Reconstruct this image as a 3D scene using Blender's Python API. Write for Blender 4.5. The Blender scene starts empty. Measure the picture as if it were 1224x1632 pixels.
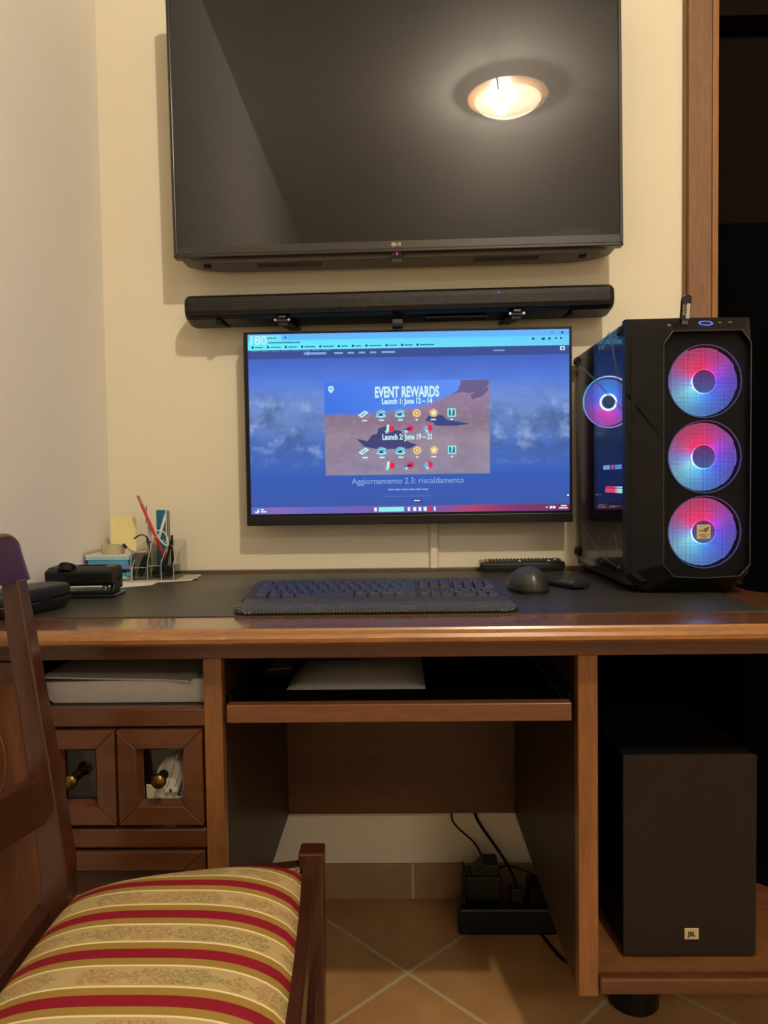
import bpy, bmesh, math, random
from mathutils import Vector, Matrix
random.seed(7)
PI = math.pi
SC = bpy.context.scene
COL = SC.collection

# ------------------------------------------------------------------ camera, light, exposure
YAW, PITCH, ROLL = .0203, .041, -.0141
CAM = Vector((0, -1.7305, .9962))
Fw = Vector((-math.sin(YAW)*math.cos(PITCH), math.cos(YAW)*math.cos(PITCH), -math.sin(PITCH)))
Rt = Vector((math.cos(YAW), math.sin(YAW), 0)); Up = Rt.cross(Fw)
rr = Rt*math.cos(ROLL) + Up*math.sin(ROLL); uu = -Rt*math.sin(ROLL) + Up*math.cos(ROLL)
cd = bpy.data.cameras.new('camera'); cam = bpy.data.objects.new('camera', cd); COL.objects.link(cam)
cam.matrix_world = Matrix(((rr.x, uu.x, -Fw.x, CAM.x), (rr.y, uu.y, -Fw.y, CAM.y), (rr.z, uu.z, -Fw.z, CAM.z), (0, 0, 0, 1)))
cd.sensor_fit = 'VERTICAL'; cd.sensor_height = 36; cd.lens = 36*1177/1632; cd.clip_start = .02
SC.camera = cam
SC.view_settings.view_transform = 'Standard'; SC.view_settings.look = 'None'
SC.view_settings.exposure = 0; SC.view_settings.gamma = 1
w = bpy.data.worlds.new('world'); SC.world = w; w.use_nodes = True
w.node_tree.nodes['Background'].inputs[0].default_value = (.5, .42, .32, 1)
w.node_tree.nodes['Background'].inputs[1].default_value = .02
LAMP_W = 80; FILL_W = 30; LAMP_C = (1, .93, .82)
LAMP = Vector((.51, -1.87, 2.66))
HD = .788                       # desk top height

# ------------------------------------------------------------------ materials
def s2l(c):
    return tuple(((v/255)/12.92 if v/255 <= .04045 else ((v/255+.055)/1.055)**2.4) for v in c) + (1,)
def L(*c): return s2l(c)
class N:
    def __init__(s, name):
        s.m = bpy.data.materials.new(name); s.m.use_nodes = True; s.t = s.m.node_tree
        s.t.nodes.clear(); s.o = s.t.nodes.new('ShaderNodeOutputMaterial')
    def n(s, ty, **k):
        x = s.t.nodes.new('ShaderNode'+ty)
        for a, b in k.items():
            if a.startswith('_'): setattr(x, a[1:], b)
        return x
    def l(s, a, b): s.t.links.new(a, b)
    def math(s, op, a, b=None, c=None):
        x = s.n('Math', _operation=op)
        for i, v in enumerate((a, b, c)):
            if v is None: continue
            if isinstance(v, (int, float)): x.inputs[i].default_value = v
            else: s.l(v, x.inputs[i])
        return x.outputs[0]
    def mix(s, f, a, b, bt='MIX'):
        x = s.n('Mix', _data_type='RGBA', _blend_type=bt)
        for i, v in ((0, f), (6, a), (7, b)):
            if isinstance(v, (int, float, tuple)): x.inputs[i].default_value = v
            else: s.l(v, x.inputs[i])
        return x.outputs[2]
    def coord(s, scale=(1, 1, 1), rot=(0, 0, 0), kind='Object'):
        c = s.n('TexCoord'); mp = s.n('Mapping'); s.l(c.outputs[kind], mp.inputs[0])
        mp.inputs['Scale'].default_value = scale; mp.inputs['Rotation'].default_value = rot
        return mp.outputs[0]
    def noise(s, vec, scale, detail=4, rough=.55):
        x = s.n('TexNoise'); x.inputs['Scale'].default_value = scale; x.inputs['Detail'].default_value = detail
        x.inputs['Roughness'].default_value = rough; s.l(vec, x.inputs['Vector']); return x.outputs['Fac']
    def ramp(s, f, stops, interp='LINEAR'):
        x = s.n('ValToRGB'); x.color_ramp.interpolation = interp; e = x.color_ramp.elements
        e[0].position, e[0].color = stops[0]; e[1].position, e[1].color = stops[-1]
        for p, c in stops[1:-1]:
            q = e.new(p); q.color = c
        s.l(f, x.inputs[0]); return x.outputs[0]
    def bump(s, h, st, dist=.001):
        b = s.n('Bump'); b.inputs['Strength'].default_value = st; b.inputs['Distance'].default_value = dist
        s.l(h, b.inputs['Height']); return b.outputs[0]
    def pbr(s, base=(.5, .5, .5, 1), rough=.5, metal=0, coat=0, coat_r=.1, normal=None, spec=.5, emit=None, es=0, trans=0):
        p = s.n('BsdfPrincipled')
        def put(k, v):
            if isinstance(v, (int, float, tuple)): p.inputs[k].default_value = v
            else: s.l(v, p.inputs[k])
        put('Base Color', base); put('Roughness', rough); put('Metallic', metal); put('Coat Weight', coat)
        put('Coat Roughness', coat_r); put('Specular IOR Level', spec); put('Transmission Weight', trans)
        if normal is not None: s.l(normal, p.inputs['Normal'])
        if emit is not None: put('Emission Color', emit); put('Emission Strength', es)
        s.l(p.outputs[0], s.o.inputs[0]); return p
def plain(name, c, rough=.5, **k):
    """base colour varied a little by fine noise, so no surface is perfectly flat"""
    m = N(name); v = m.coord(); f = m.noise(v, 60, 3)
    cc = s2l(c); a = tuple(x*.9 for x in cc[:3])+(1,); b = tuple(min(1, x*1.1) for x in cc[:3])+(1,)
    m.pbr(base=m.mix(f, a, b), rough=rough, **k); return m.m
def glow(name, c, st=1.0):
    m = N(name); v = m.coord(); f = m.noise(v, 40, 2); cc = s2l(c)
    e = m.n('Emission'); m.l(m.mix(f, tuple(x*.93 for x in cc[:3])+(1,), cc), e.inputs[0]); e.inputs[1].default_value = st
    m.l(e.outputs[0], m.o.inputs[0]); return m.m
def wood(name, dark, light, axis='x', rough=.38, coat=.4, scale=1.0, coat_r=.22, spec=.5):
    m = N(name); sc = {'x': (1.2, 14, 14), 'y': (14, 1.2, 14), 'z': (14, 14, 1.2)}[axis]
    v = m.coord(tuple(q*scale for q in sc))
    a = m.noise(v, 3.2, 6, .65); b = m.noise(m.coord(tuple(q*scale*6 for q in sc)), 4, 3, .6)
    c0 = m.noise(m.coord((2, 2, 2)), 3.0, 3)
    base = m.ramp(a, [(.28, s2l(dark)), (.72, s2l(light))])
    b2 = m.ramp(b, [(.38, (0,)*3+(1,)), (.66, (1,)*3+(1,))]); base = m.mix(m.math('MULTIPLY', b2, .5), base, s2l(tuple(q*.74 for q in dark)))
    base = m.mix(m.math('MULTIPLY', c0, .35), base, s2l(tuple(min(255, q*1.12) for q in light)))
    m.pbr(base=base, rough=rough, coat=coat, coat_r=coat_r, spec=spec, normal=m.bump(b, .12, .0006)); return m.m

def wall_mat(name, c, c2):
    m = N(name); v = m.coord(); a = m.noise(v, 2.2, 4); b = m.noise(v, 90, 5, .7); c_ = m.noise(v, 14, 3)
    m.pbr(base=m.mix(a, s2l(c), s2l(c2)), rough=.85, spec=.25, normal=m.bump(m.math('ADD', m.math('MULTIPLY', b, .5), c_), .10, .0016))
    return m.m
M = {}
M['wall_back'] = wall_mat('cream wall paint', (232, 225, 202), (228, 220, 195))
M['wall_left'] = wall_mat('pale wall paint', (238, 234, 228), (233, 228, 221))
M['ceiling'] = wall_mat('white ceiling paint', (232, 228, 216), (226, 221, 208))
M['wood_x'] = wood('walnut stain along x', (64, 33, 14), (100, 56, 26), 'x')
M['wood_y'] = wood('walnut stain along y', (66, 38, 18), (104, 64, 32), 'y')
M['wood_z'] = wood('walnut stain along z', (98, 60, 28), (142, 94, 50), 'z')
M['wood_door'] = wood('walnut door frame wood', (62, 33, 14), (98, 56, 26), 'x')
M['wood_lip'] = wood('worn honey edge wood', (112, 70, 34), (172, 120, 66), 'x', rough=.34, coat=.5)
M['wood_border'] = wood('polished border wood', (92, 56, 34), (138, 92, 60), 'x', rough=.22, coat=.9, coat_r=.1)
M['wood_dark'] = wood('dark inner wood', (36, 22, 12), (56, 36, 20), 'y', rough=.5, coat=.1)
M['wood_panel'] = wood('back panel wood', (72, 46, 22), (96, 63, 32), 'x', rough=.5, coat=.1, scale=.6)
M['casing'] = wood('door casing wood', (112, 78, 50), (134, 96, 62), 'z', rough=.42, coat=.3, scale=.6)
M['casing_in'] = wood('orange jamb wood', (134, 88, 42), (158, 108, 54), 'z', rough=.42, coat=.3, scale=.6)
M['chair'] = wood('mahogany chair wood', (48, 23, 13), (78, 39, 22), 'z', rough=.33, coat=.5, scale=.8)
M['chair_x'] = wood('mahogany rail wood', (48, 24, 18), (72, 37, 26), 'y', rough=.33, coat=.5, scale=.8)
M['lamp_wood'] = wood('pale lamp wood', (196, 138, 88), (222, 168, 116), 'x', rough=.5, coat=.2)
M['leather'] = None
def worn(mt, lo, hi, c, vec=(9, 60, 60), am=.7):
    "scuffed patches with a shape of their own, mixed over the base colour"
    t_ = mt.node_tree; p = [q for q in t_.nodes if q.type == 'BSDF_PRINCIPLED'][0]; src = p.inputs['Base Color'].links[0].from_socket
    h = N.__new__(N); h.m = mt; h.t = t_
    f = h.ramp(h.noise(h.coord(vec), 3.0, 5, .7), [(lo, (0,)*3+(1,)), (hi, (1,)*3+(1,))]); f = h.math('MULTIPLY', f, h.ramp(h.noise(h.coord((3, 3, 3)), 1.6, 2), [(.45, (.1,)*3+(1,)), (.6, (am,)*3+(1,))]))
    t_.links.new(h.mix(f, src, s2l(c)), p.inputs['Base Color'])
worn(M['wood_lip'], .56, .68, (214, 164, 100))
worn(M['wood_x'], .66, .72, (164, 116, 74), (14, 14, 40), .5); worn(M['wood_door'], .66, .72, (150, 100, 58), (14, 14, 30), .4); worn(M['wood_z'], .64, .72, (176, 124, 72), (30, 30, 14), .4)
m = N('black desk leather'); v = m.coord(); b = m.noise(v, 220, 4, .7); a = m.noise(v, 5, 4)
m.pbr(base=m.mix(a, L(44, 42, 36), L(58, 56, 48)), rough=m.ramp(a, [(.3, (.36,)*3+(1,)), (.7, (.46,)*3+(1,))]), spec=.5, normal=m.bump(b, .15, .0005)); M['leather'] = m.m
M['black'] = plain('satin black plastic', (17, 17, 19), .38, spec=.35)
M['black_matte'] = plain('matte black plastic', (13, 13, 14), .6, spec=.2)
M['black_gloss'] = plain('glossy black plastic', (10, 10, 11), .12, coat=.6, coat_r=.05)
M['tvframe'] = plain('dark grey bezel', (34, 32, 30), .3)
M['tvunder'] = plain('grey television underside', (92, 86, 78), .5)
M['greybl'] = plain('charcoal plastic', (40, 40, 42), .5)
M['mat_white'] = plain('white paper', (225, 222, 214), .8)
M['paper2'] = plain('cream paper', (214, 206, 186), .8)
M['paper_grey'] = plain('grey white paper', (176, 170, 162), .8)
M['kraft'] = plain('brown kraft paper', (120, 84, 56), .8)
M['yellow'] = plain('pale yellow paper', (238, 224, 160), .8)
M['blue1'] = plain('light blue paper', (150, 196, 212), .8)
M['blue2'] = plain('blue paper', (70, 146, 190), .8)
M['blue3'] = plain('violet blue paper', (104, 130, 186), .8)
M['mint'] = plain('mint paper', (140, 208, 206), .8)
M['teal'] = plain('teal card', (24, 106, 130), .6)
M['red'] = plain('red lacquer', (214, 44, 50), .3, coat=.5)
M['pink'] = plain('pink eraser', (200, 96, 84), .7)
M['metal'] = plain('brushed steel', (170, 168, 162), .3, metal=1)
M['dmetal'] = plain('dark steel', (84, 80, 74), .35, metal=1)
M['brass'] = plain('antique brass', (112, 88, 52), .3, metal=1)
M['navy'] = plain('navy print', (34, 56, 120), .5)
M['white_pl'] = plain('white plastic', (222, 218, 206), .4)
M['tape'] = plain('clear tape roll', (190, 178, 140), .3)
M['silver_badge'] = plain('champagne badge', (190, 172, 132), .4)
M['subgrille'] = None
m = N('subwoofer cloth'); v = m.coord(); m.pbr(base=m.mix(m.noise(v, 900, 2), L(36, 30, 27), L(46, 39, 34)), rough=.9, spec=.1, normal=m.bump(m.noise(v, 900, 2), .3)); M['subgrille'] = m.m

def acrylic(name, tint, refl=.12):
    m = N(name); tr = m.n('BsdfTransparent'); tr.inputs[0].default_value = tint
    gl = m.n('BsdfGlossy'); gl.inputs['Roughness'].default_value = .04
    ge = m.n('NewGeometry'); dt = m.n('VectorMath', _operation='DOT_PRODUCT'); m.l(ge.outputs['Normal'], dt.inputs[0]); m.l(ge.outputs['Incoming'], dt.inputs[1])
    c_ = m.math('ABSOLUTE', dt.outputs['Value']); f = m.math('ADD', .03, m.math('MULTIPLY', m.math('POWER', m.math('SUBTRACT', 1.0, c_), 5.0), .52))
    f = m.math('ADD', f, m.math('MULTIPLY', m.noise(m.coord(), 30, 2), refl*.3))
    mx = m.n('MixShader'); m.l(f, mx.inputs[0]); m.l(tr.outputs[0], mx.inputs[1]); m.l(gl.outputs[0], mx.inputs[2])
    m.l(mx.outputs[0], m.o.inputs[0]); return m.m
M['acrylic'] = acrylic('clear acrylic', (.95, .95, .94, 1), .12)
M['glass'] = acrylic('smoked tempered glass', (.80, .80, .84, 1), .0)
M['doorglass'] = acrylic('clear door glass', (.97, .97, .95, 1), .0)
M['acr_edge'] = plain('acrylic edge', (206, 200, 184), .25)

# ------------------------------------------------------------------ mesh helpers
def nb(): return bmesh.new()
def box(bm, x0, x1, y0, y1, z0, z1, mtx=None):
    vs = [bm.verts.new((x, y, z)) for x in (x0, x1) for y in (y0, y1) for z in (z0, z1)]
    for f in ((0, 1, 3, 2), (4, 6, 7, 5), (0, 4, 5, 1), (2, 3, 7, 6), (0, 2, 6, 4), (1, 5, 7, 3)):
        bm.faces.new([vs[i] for i in f])
    if mtx is not None:
        for q in vs: q.co = mtx @ q.co
    return vs
def prism(bm, pts, axis, a, b):
    def P3(p, t):
        return {'x': (t, p[0], p[1]), 'y': (p[0], t, p[1]), 'z': (p[0], p[1], t)}[axis]
    A = [bm.verts.new(P3(p, a)) for p in pts]; B = [bm.verts.new(P3(p, b)) for p in pts]; n = len(pts)
    bm.faces.new(A); bm.faces.new(B[::-1])
    for i in range(n): bm.faces.new((A[i], B[i], B[(i+1) % n], A[(i+1) % n]))
def cyl(bm, p0, p1, r0, r1=None, seg=20, cap=True):
    p0, p1 = Vector(p0), Vector(p1); r1 = r0 if r1 is None else r1
    d = (p1-p0).normalized(); a = d.orthogonal().normalized(); b = d.cross(a)
    A = []; B = []
    for i in range(seg):
        t = 2*PI*i/seg; o = a*math.cos(t)+b*math.sin(t)
        A.append(bm.verts.new(p0+o*r0)); B.append(bm.verts.new(p1+o*r1))
    for i in range(seg): bm.faces.new((A[i], A[(i+1) % seg], B[(i+1) % seg], B[i]))
    if cap: bm.faces.new(A[::-1]); bm.faces.new(B)
def tube(bm, pts, r, seg=8):
    pts = [Vector(p) for p in pts]; rings = []; prev = None
    for i, p in enumerate(pts):
        d = (pts[min(i+1, len(pts)-1)]-pts[max(i-1, 0)]).normalized()
        a = d.orthogonal().normalized() if prev is None else (prev-d*prev.dot(d)).normalized()
        prev = a; b = d.cross(a)
        rings.append([bm.verts.new(p+(a*math.cos(2*PI*k/seg)+b*math.sin(2*PI*k/seg))*r) for k in range(seg)])
    for A, B in zip(rings, rings[1:]):
        for i in range(seg): bm.faces.new((A[i], A[(i+1) % seg], B[(i+1) % seg], B[i]))
    bm.faces.new(rings[0][::-1]); bm.faces.new(rings[-1])
def spline(pts, n=10):
    pts = [Vector(p) for p in pts]; out = []
    q = [pts[0]]+pts+[pts[-1]]
    for i in range(1, len(q)-2):
        for k in range(n):
            t = k/n; a, b, c, d = q[i-1:i+3]
            out.append(.5*((2*b)+(c-a)*t+(2*a-5*b+4*c-d)*t*t+(3*b-a-3*c+d)*t**3))
    return out+[pts[-1]]
def lathe(bm, prof, c=(0, 0, 0), axis='z', seg=32):
    c = Vector(c); rings = []
    for r, h in prof:
        ring = []
        for k in range(seg):
            t = 2*PI*k/seg; u, v = r*math.cos(t), r*math.sin(t)
            ring.append(bm.verts.new(c+Vector({'z': (u, v, h), 'y': (u, h, v), 'x': (h, u, v)}[axis])))
        rings.append(ring)
    for A, B in zip(rings, rings[1:]):
        for i in range(seg): bm.faces.new((A[i], A[(i+1) % seg], B[(i+1) % seg], B[i]))
def rect_frame(bm, x0, x1, z0, z1, wx, wz, y0, y1):
    """four mitred bars in the xz plane"""
    ix0, ix1, iz0, iz1 = x0+wx, x1-wx, z0+wz, z1-wz
    for pts in ([(x0, z0), (x1, z0), (ix1, iz0), (ix0, iz0)], [(x1, z0), (x1, z1), (ix1, iz1), (ix1, iz0)],
                [(x1, z1), (x0, z1), (ix0, iz1), (ix1, iz1)], [(x0, z1), (x0, z0), (ix0, iz0), (ix0, iz1)]):
        prism(bm, pts, 'y', y0, y1)
def loft(bm, secs, cap=True):
    rs = [[bm.verts.new(p) for p in s] for s in secs]; n = len(rs[0])
    for A, B in zip(rs, rs[1:]):
        for i in range(n): bm.faces.new((A[i], A[(i+1) % n], B[(i+1) % n], B[i]))
    if cap: bm.faces.new(rs[0][::-1]); bm.faces.new(rs[-1])

def obj(name, bm, mat, parent=None, bev=0, smooth=False, label=None, shift=True, seg=2):
    """one mesh object. Geometry given in world coordinates unless shift=False (then local to its root)"""
    bmesh.ops.recalc_face_normals(bm, faces=bm.faces)
    me = bpy.data.meshes.new(name); root = parent
    if parent is not None and shift:
        while root.parent is not None: root = root.parent
        bmesh.ops.translate(bm, verts=bm.verts, vec=-Vector(root.get('base', (0, 0, 0))))
    bm.to_mesh(me); bm.free(); me.materials.append(mat)
    o = bpy.data.objects.new(name, me); COL.objects.link(o)
    if parent is not None: o.parent = parent
    if smooth:
        for p in me.polygons: p.use_smooth = True
    if bev:
        b = o.modifiers.new('bevel', 'BEVEL'); b.width = bev; b.segments = seg; b.limit_method = 'ANGLE'; b.angle_limit = .6
        b.harden_normals = False
    if label: o['label'] = label
    return o
def thing(name, label, cat, base=(0, 0, 0), rot=(0, 0, 0), group=None):
    o = bpy.data.objects.new(name, None); COL.objects.link(o); o.empty_display_size = .05
    o.location = base; o.rotation_euler = rot; o['base'] = list(base)
    o['label'] = label; o['category'] = cat
    if group: o['group'] = group
    return o
def tag(o, label, cat, group=None):
    o['label'] = label; o['category'] = cat
    if group: o['group'] = group
    # put the origin at the base of the mesh
    vs = [q.co for q in o.data.vertices]
    c = Vector((sum((q.x for q in vs))/len(vs), sum((q.y for q in vs))/len(vs), min(q.z for q in vs)))
    o.data.transform(Matrix.Translation(-c)); o.location = c
    return o
def struct(o): o['kind'] = 'structure'; return o
def text(name, s, size, at, mat, parent, rot=(PI/2, 0, 0), ext=.0003, off=0, align='CENTER', sx=1.0, shift=True):
    cu = bpy.data.curves.new('t', 'FONT'); cu.body = s; cu.size = size; cu.extrude = ext; cu.offset = off
    cu.align_x = align; cu.align_y = 'CENTER'; cu.resolution_u = 3
    to = bpy.data.objects.new('t', cu); COL.objects.link(to)
    bpy.context.view_layer.update()
    me = bpy.data.meshes.new_from_object(to.evaluated_get(bpy.context.evaluated_depsgraph_get()))
    bpy.data.objects.remove(to); bpy.data.curves.remove(cu)
    from mathutils import Euler
    root = parent
    while root is not None and root.parent is not None: root = root.parent
    b = Vector(root.get('base', (0, 0, 0))) if (root is not None and shift) else Vector()
    me.transform(Matrix.Translation(Vector(at)-b) @ Euler(rot).to_matrix().to_4x4() @ Matrix.Diagonal((sx, 1, 1, 1)))
    me.materials.clear(); me.materials.append(mat)
    o = bpy.data.objects.new(name, me); COL.objects.link(o); o.parent = parent
    return o

# ------------------------------------------------------------------ the room
XL, XR, YF, ZC = -.683, 3.0, -5.2, 2.73
bm = nb(); box(bm, XL-.1, .6564, 0, .1, 0, ZC); struct(obj('wall_back', bm, M['wall_back']))
bm = nb(); box(bm, .80+.55, XR, 0, .1, 0, ZC); box(bm, .6564, XR, 0, .1, 2.25, ZC); struct(obj('wall_back_right', bm, M['wall_back']))
bm = nb(); box(bm, XL-.1, XL, YF, 0, 0, ZC); struct(obj('wall_left', bm, M['wall_left']))
bm = nb(); box(bm, XR, XR+.1, YF, .9, 0, ZC); struct(obj('wall_right', bm, M['ceiling']))
bm = nb(); box(bm, XL-.1, XR, YF-.1, YF, 0, ZC); struct(obj('wall_front', bm, M['ceiling']))
bm = nb(); box(bm, XL-.1, XR, YF, .1, ZC, ZC+.1); struct(obj('ceiling', bm, M['ceiling']))
m = N('terracotta floor tiles'); c = m.n('TexCoord'); sp = m.n('SeparateXYZ'); m.l(c.outputs['Object'], sp.inputs[0])
TS = .323
u = m.math('ADD', m.math('MULTIPLY', m.math('ADD', sp.outputs[0], sp.outputs[1]), 1/math.sqrt(2)/TS), .2668/math.sqrt(2)/TS+20)
vv = m.math('ADD', m.math('MULTIPLY', m.math('SUBTRACT', sp.outputs[1], sp.outputs[0]), 1/math.sqrt(2)/TS), .278/math.sqrt(2)/TS+20)
def edge(q):
    f = m.math('FRACT', q); return m.math('MINIMUM', f, m.math('SUBTRACT', 1.0, f))
d = m.math('MINIMUM', edge(u), edge(vv))
d = m.math('ADD', d, m.math('MULTIPLY', m.math('SUBTRACT', m.noise(m.coord(), 40, 3), .5), .006))
g = m.math('LESS_THAN', d, .0125)
cid = m.math('ADD', m.math('FLOOR', u), m.math('MULTIPLY', m.math('FLOOR', vv), 7.3))
wn = m.n('TexWhiteNoise', _noise_dimensions='1D'); m.l(cid, wn.inputs['W'])
a = m.noise(m.coord(), 5, 6, .65); b = m.noise(m.coord(), 45, 4, .7)
tile = m.ramp(a, [(.3, L(164, 120, 76)), (.55, L(192, 146, 96)), (.75, L(214, 170, 118))])
tile = m.mix(m.math('MULTIPLY', b, .3), tile, L(152, 110, 70))
tile = m.mix(m.math('MULTIPLY', wn.outputs[0], .2), tile, L(208, 160, 106))
colr = m.mix(g, tile, L(196, 178, 144))
m.pbr(base=colr, rough=.38, normal=m.bump(m.math('SUBTRACT', m.math('MULTIPLY', b, .3), g), .3, .002)); M['floor'] = m.m
bm = nb(); box(bm, XL-.1, XR, YF, .9, -.1, 0); struct(obj('floor', bm, M['floor']))
m = N('baseboard tile'); c = m.n('TexCoord'); sp = m.n('SeparateXYZ'); m.l(c.outputs['Object'], sp.inputs[0])
f = m.math('FRACT', m.math('ADD', m.math('DIVIDE', sp.outputs[0], .325), 20-.0216/.325)); f = m.math('MINIMUM', f, m.math('SUBTRACT', 1.0, f))
g = m.math('LESS_THAN', f, .009)
a = m.noise(m.coord(), 9, 5, .65)
m.pbr(base=m.mix(g, m.ramp(a, [(.3, L(146, 118, 88)), (.7, L(168, 138, 106))]), L(190, 176, 150)), rough=.5); M['base'] = m.m
bm = nb(); box(bm, XL, .6564, -.008, 0, 0, .0855); struct(obj('baseboard_back', bm, M['base'], bev=.002))
bm = nb(); box(bm, XL, XL+.008, YF, -.008, 0, .0855); struct(obj('baseboard_left', bm, M['base'], bev=.002))
# door casing beside the wall: wide face, a groove and the orange inner bead
bm = nb()
prism(bm, [(.6564, 0), (.6564, -.006), (.6605, -.010), (.6635, -.006), (.667, -.016), (.7175, -.016), (.7175, -.002), (.719, -.002), (.719, 0)], 'z', 0, 2.25)
struct(obj('trim_1', bm, M['casing'], bev=.001))
bm = nb(); box(bm, .719, .7325, -.017, .55, 0, 2.25); struct(obj('trim_2', bm, M['casing_in'], bev=.0015))
bm = nb(); box(bm, .7325, 1.6, .55, .6, 0, 2.25); box(bm, 1.35, 1.40, .1, .55, 0, 2.25); box(bm, .7325, 1.4, .1, .55, 2.25, 2.3); struct(obj('wall_niche', bm, M['wall_back']))
# hall cabinet standing in the opening, its upper back recessed
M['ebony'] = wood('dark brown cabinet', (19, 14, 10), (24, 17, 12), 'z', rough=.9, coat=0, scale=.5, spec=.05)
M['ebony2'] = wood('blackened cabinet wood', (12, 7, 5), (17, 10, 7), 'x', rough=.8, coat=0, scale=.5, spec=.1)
t = thing('tall_cabinet', 'tall dark brown cabinet with black lower half standing inside the doorway right of the wall', 'cabinet', (1.04, .3, 0))
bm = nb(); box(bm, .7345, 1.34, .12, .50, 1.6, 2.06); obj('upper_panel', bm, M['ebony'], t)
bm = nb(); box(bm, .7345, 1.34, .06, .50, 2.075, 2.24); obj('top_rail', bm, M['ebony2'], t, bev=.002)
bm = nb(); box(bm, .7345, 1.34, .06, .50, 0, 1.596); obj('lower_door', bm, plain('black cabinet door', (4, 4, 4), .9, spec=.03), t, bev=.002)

# ------------------------------------------------------------------ ceiling lamp
t = thing('ceiling_lamp', 'round ceiling lamp with wooden ring and frosted glass dish, mirrored in the television', 'lamp', (LAMP.x, LAMP.y, LAMP.z-.02))
cx, cy = LAMP.x, LAMP.y
bm = nb(); cyl(bm, (cx, cy, 2.704), (cx, cy, 2.716), .180, seg=56); obj('mounting_ring', bm, M['lamp_wood'], t, bev=.002)
bm = nb(); cyl(bm, (cx, cy, 2.716), (cx, cy, ZC), .06, seg=24); obj('ceiling_rose', bm, M['white_pl'], t)
m = N('frosted lamp glass'); tr = m.n('BsdfTransparent'); tr.inputs[0].default_value = (1, .97, .88, 1)
tl = m.n('BsdfTranslucent'); tl.inputs[0].default_value = (1, .95, .8, 1)
em = m.n('Emission'); em.inputs[0].default_value = (1, .93, .68, 1); em.inputs[1].default_value = 11.0
m1 = m.n('MixShader'); m1.inputs[0].default_value = .006; m.l(tr.outputs[0], m1.inputs[1]); m.l(tl.outputs[0], m1.inputs[2])
ad = m.n('AddShader'); m.l(m1.outputs[0], ad.inputs[0]); m.l(em.outputs[0], ad.inputs[1]); m.l(ad.outputs[0], m.o.inputs[0])
bm = nb(); lathe(bm, [(.001, 2.636), (.05, 2.639), (.095, 2.651), (.13, 2.670), (.147, 2.688)], (cx, cy, 0), seg=56)
obj('glass_dish', bm, m.m, t, smooth=True)
for k in range(3):
    an = 2.0+k*2*PI/3; ca, sa = math.cos(an), math.sin(an)
    bm = nb(); tube(bm, [(cx+.155*ca, cy+.155*sa, 2.706), (cx+.152*ca, cy+.152*sa, 2.686), (cx+.138*ca, cy+.138*sa, 2.676)], .004); obj('clip', bm, M['metal'], t)
bm = nb(); lathe(bm, [(.001, 2.700), (.014, 2.700), (.015, 2.690)], (cx-.03, cy, 0), seg=20); obj('bulb_socket', bm, M['white_pl'], t)
ld = bpy.data.lights.new('bulb', 'POINT'); ld.energy = LAMP_W; ld.color = LAMP_C; ld.shadow_soft_size = .03
lo = bpy.data.objects.new('bulb_light', ld); COL.objects.link(lo); lo.parent = t; lo.location = (-.03, 0, .025)

# added fill lamp, unseen behind the camera, lifts the shadows
t = thing('ceiling_lamp', 'added drum-shaped fill light, unseen behind the viewer, lifting the shadows', 'lamp', (1.3, -4.0, ZC-.16))
bm = nb(); lathe(bm, [(.30, ZC-.001), (.32, ZC-.002), (.32, ZC-.11), (.30, ZC-.11), (.30, ZC-.001)], (1.3, -4.0, 0), seg=48); obj('fill_drum', bm, M['white_pl'], t)
bm = nb(); cyl(bm, (1.3, -4.0, ZC-.108), (1.3, -4.0, ZC-.100), .298, seg=48); obj('fill_diffuser', bm, glow('lamp diffuser', (255, 246, 226), 3), t)
ld = bpy.data.lights.new('fill_light', 'AREA'); ld.shape = 'DISK'; ld.size = .6; ld.energy = FILL_W; ld.color = LAMP_C
lo = bpy.data.objects.new('fill_light', ld); COL.objects.link(lo); lo.parent = t; lo.location = (0, 0, .045)

# ------------------------------------------------------------------ television
TVY = -.107
t = thing('television', 'large black flat television mounted high on the wall, ceiling lamp mirrored in its screen', 'television', (-.483, TVY, 1.49), (0, -.0084, 0))
x0, x1, z0, z1 = -.4827, .4903, 1.489, 2.062
m = N('television glass'); m.pbr(base=L(14, 13, 12), rough=m.ramp(m.noise(m.coord(), 3, 2), [(.3, (.30,)*3+(1,)), (.7, (.34,)*3+(1,))]), coat=1, coat_r=.012, spec=.16)
bm = nb(); box(bm, x0+.006, x1-.006, TVY-.001, TVY+.004, z0+.018, z1-.006); obj('screen', bm, m.m, t)
bm = nb(); rect_frame(bm, x0, x1, z0+.0, z1, .0075, .0075, TVY-.004, TVY+.02)
obj('bezel', bm, M['tvframe'], t, bev=.0015)
m = N('brushed television chin'); v = m.coord((1, 60, 60)); m.pbr(base=m.mix(m.noise(v, 12, 3), L(46, 43, 38), L(58, 54, 47)), rough=.33, metal=.2); 
bm = nb(); box(bm, x0+.0075, x1-.0075, TVY-.0035, TVY+.003, z0+.0075, z0+.0235); obj('chin', bm, m.m, t)
bm = nb(); pr = []
n = 28
for k in range(n+1):
    s = k/n; X = x0+.004+(x1-x0-.008)*s; e = min(s, 1-s)
    pr.append((X, z0+.004-.0135*min(1, (e/.10))**.6 if e > 0 else z0+.006))
prism(bm, pr+[(x1-.004, z1-.004), (x0+.004, z1-.004)], 'y', TVY+.012, -.018)
obj('back_housing', bm, M['tvunder'], t, bev=.004)
zb = z0-.0098
for xx in (-.305, .175):
    bm = nb()
    for k in range(28):
        X = xx+k*.0051; prism(bm, [(X, TVY+.022), (X+.0024, TVY+.022), (X+.0004, TVY+.052), (X-.002, TVY+.052)], 'z', zb-.0006, zb+.001)
    obj('speaker_grille', bm, M['black_matte'], t)
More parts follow.
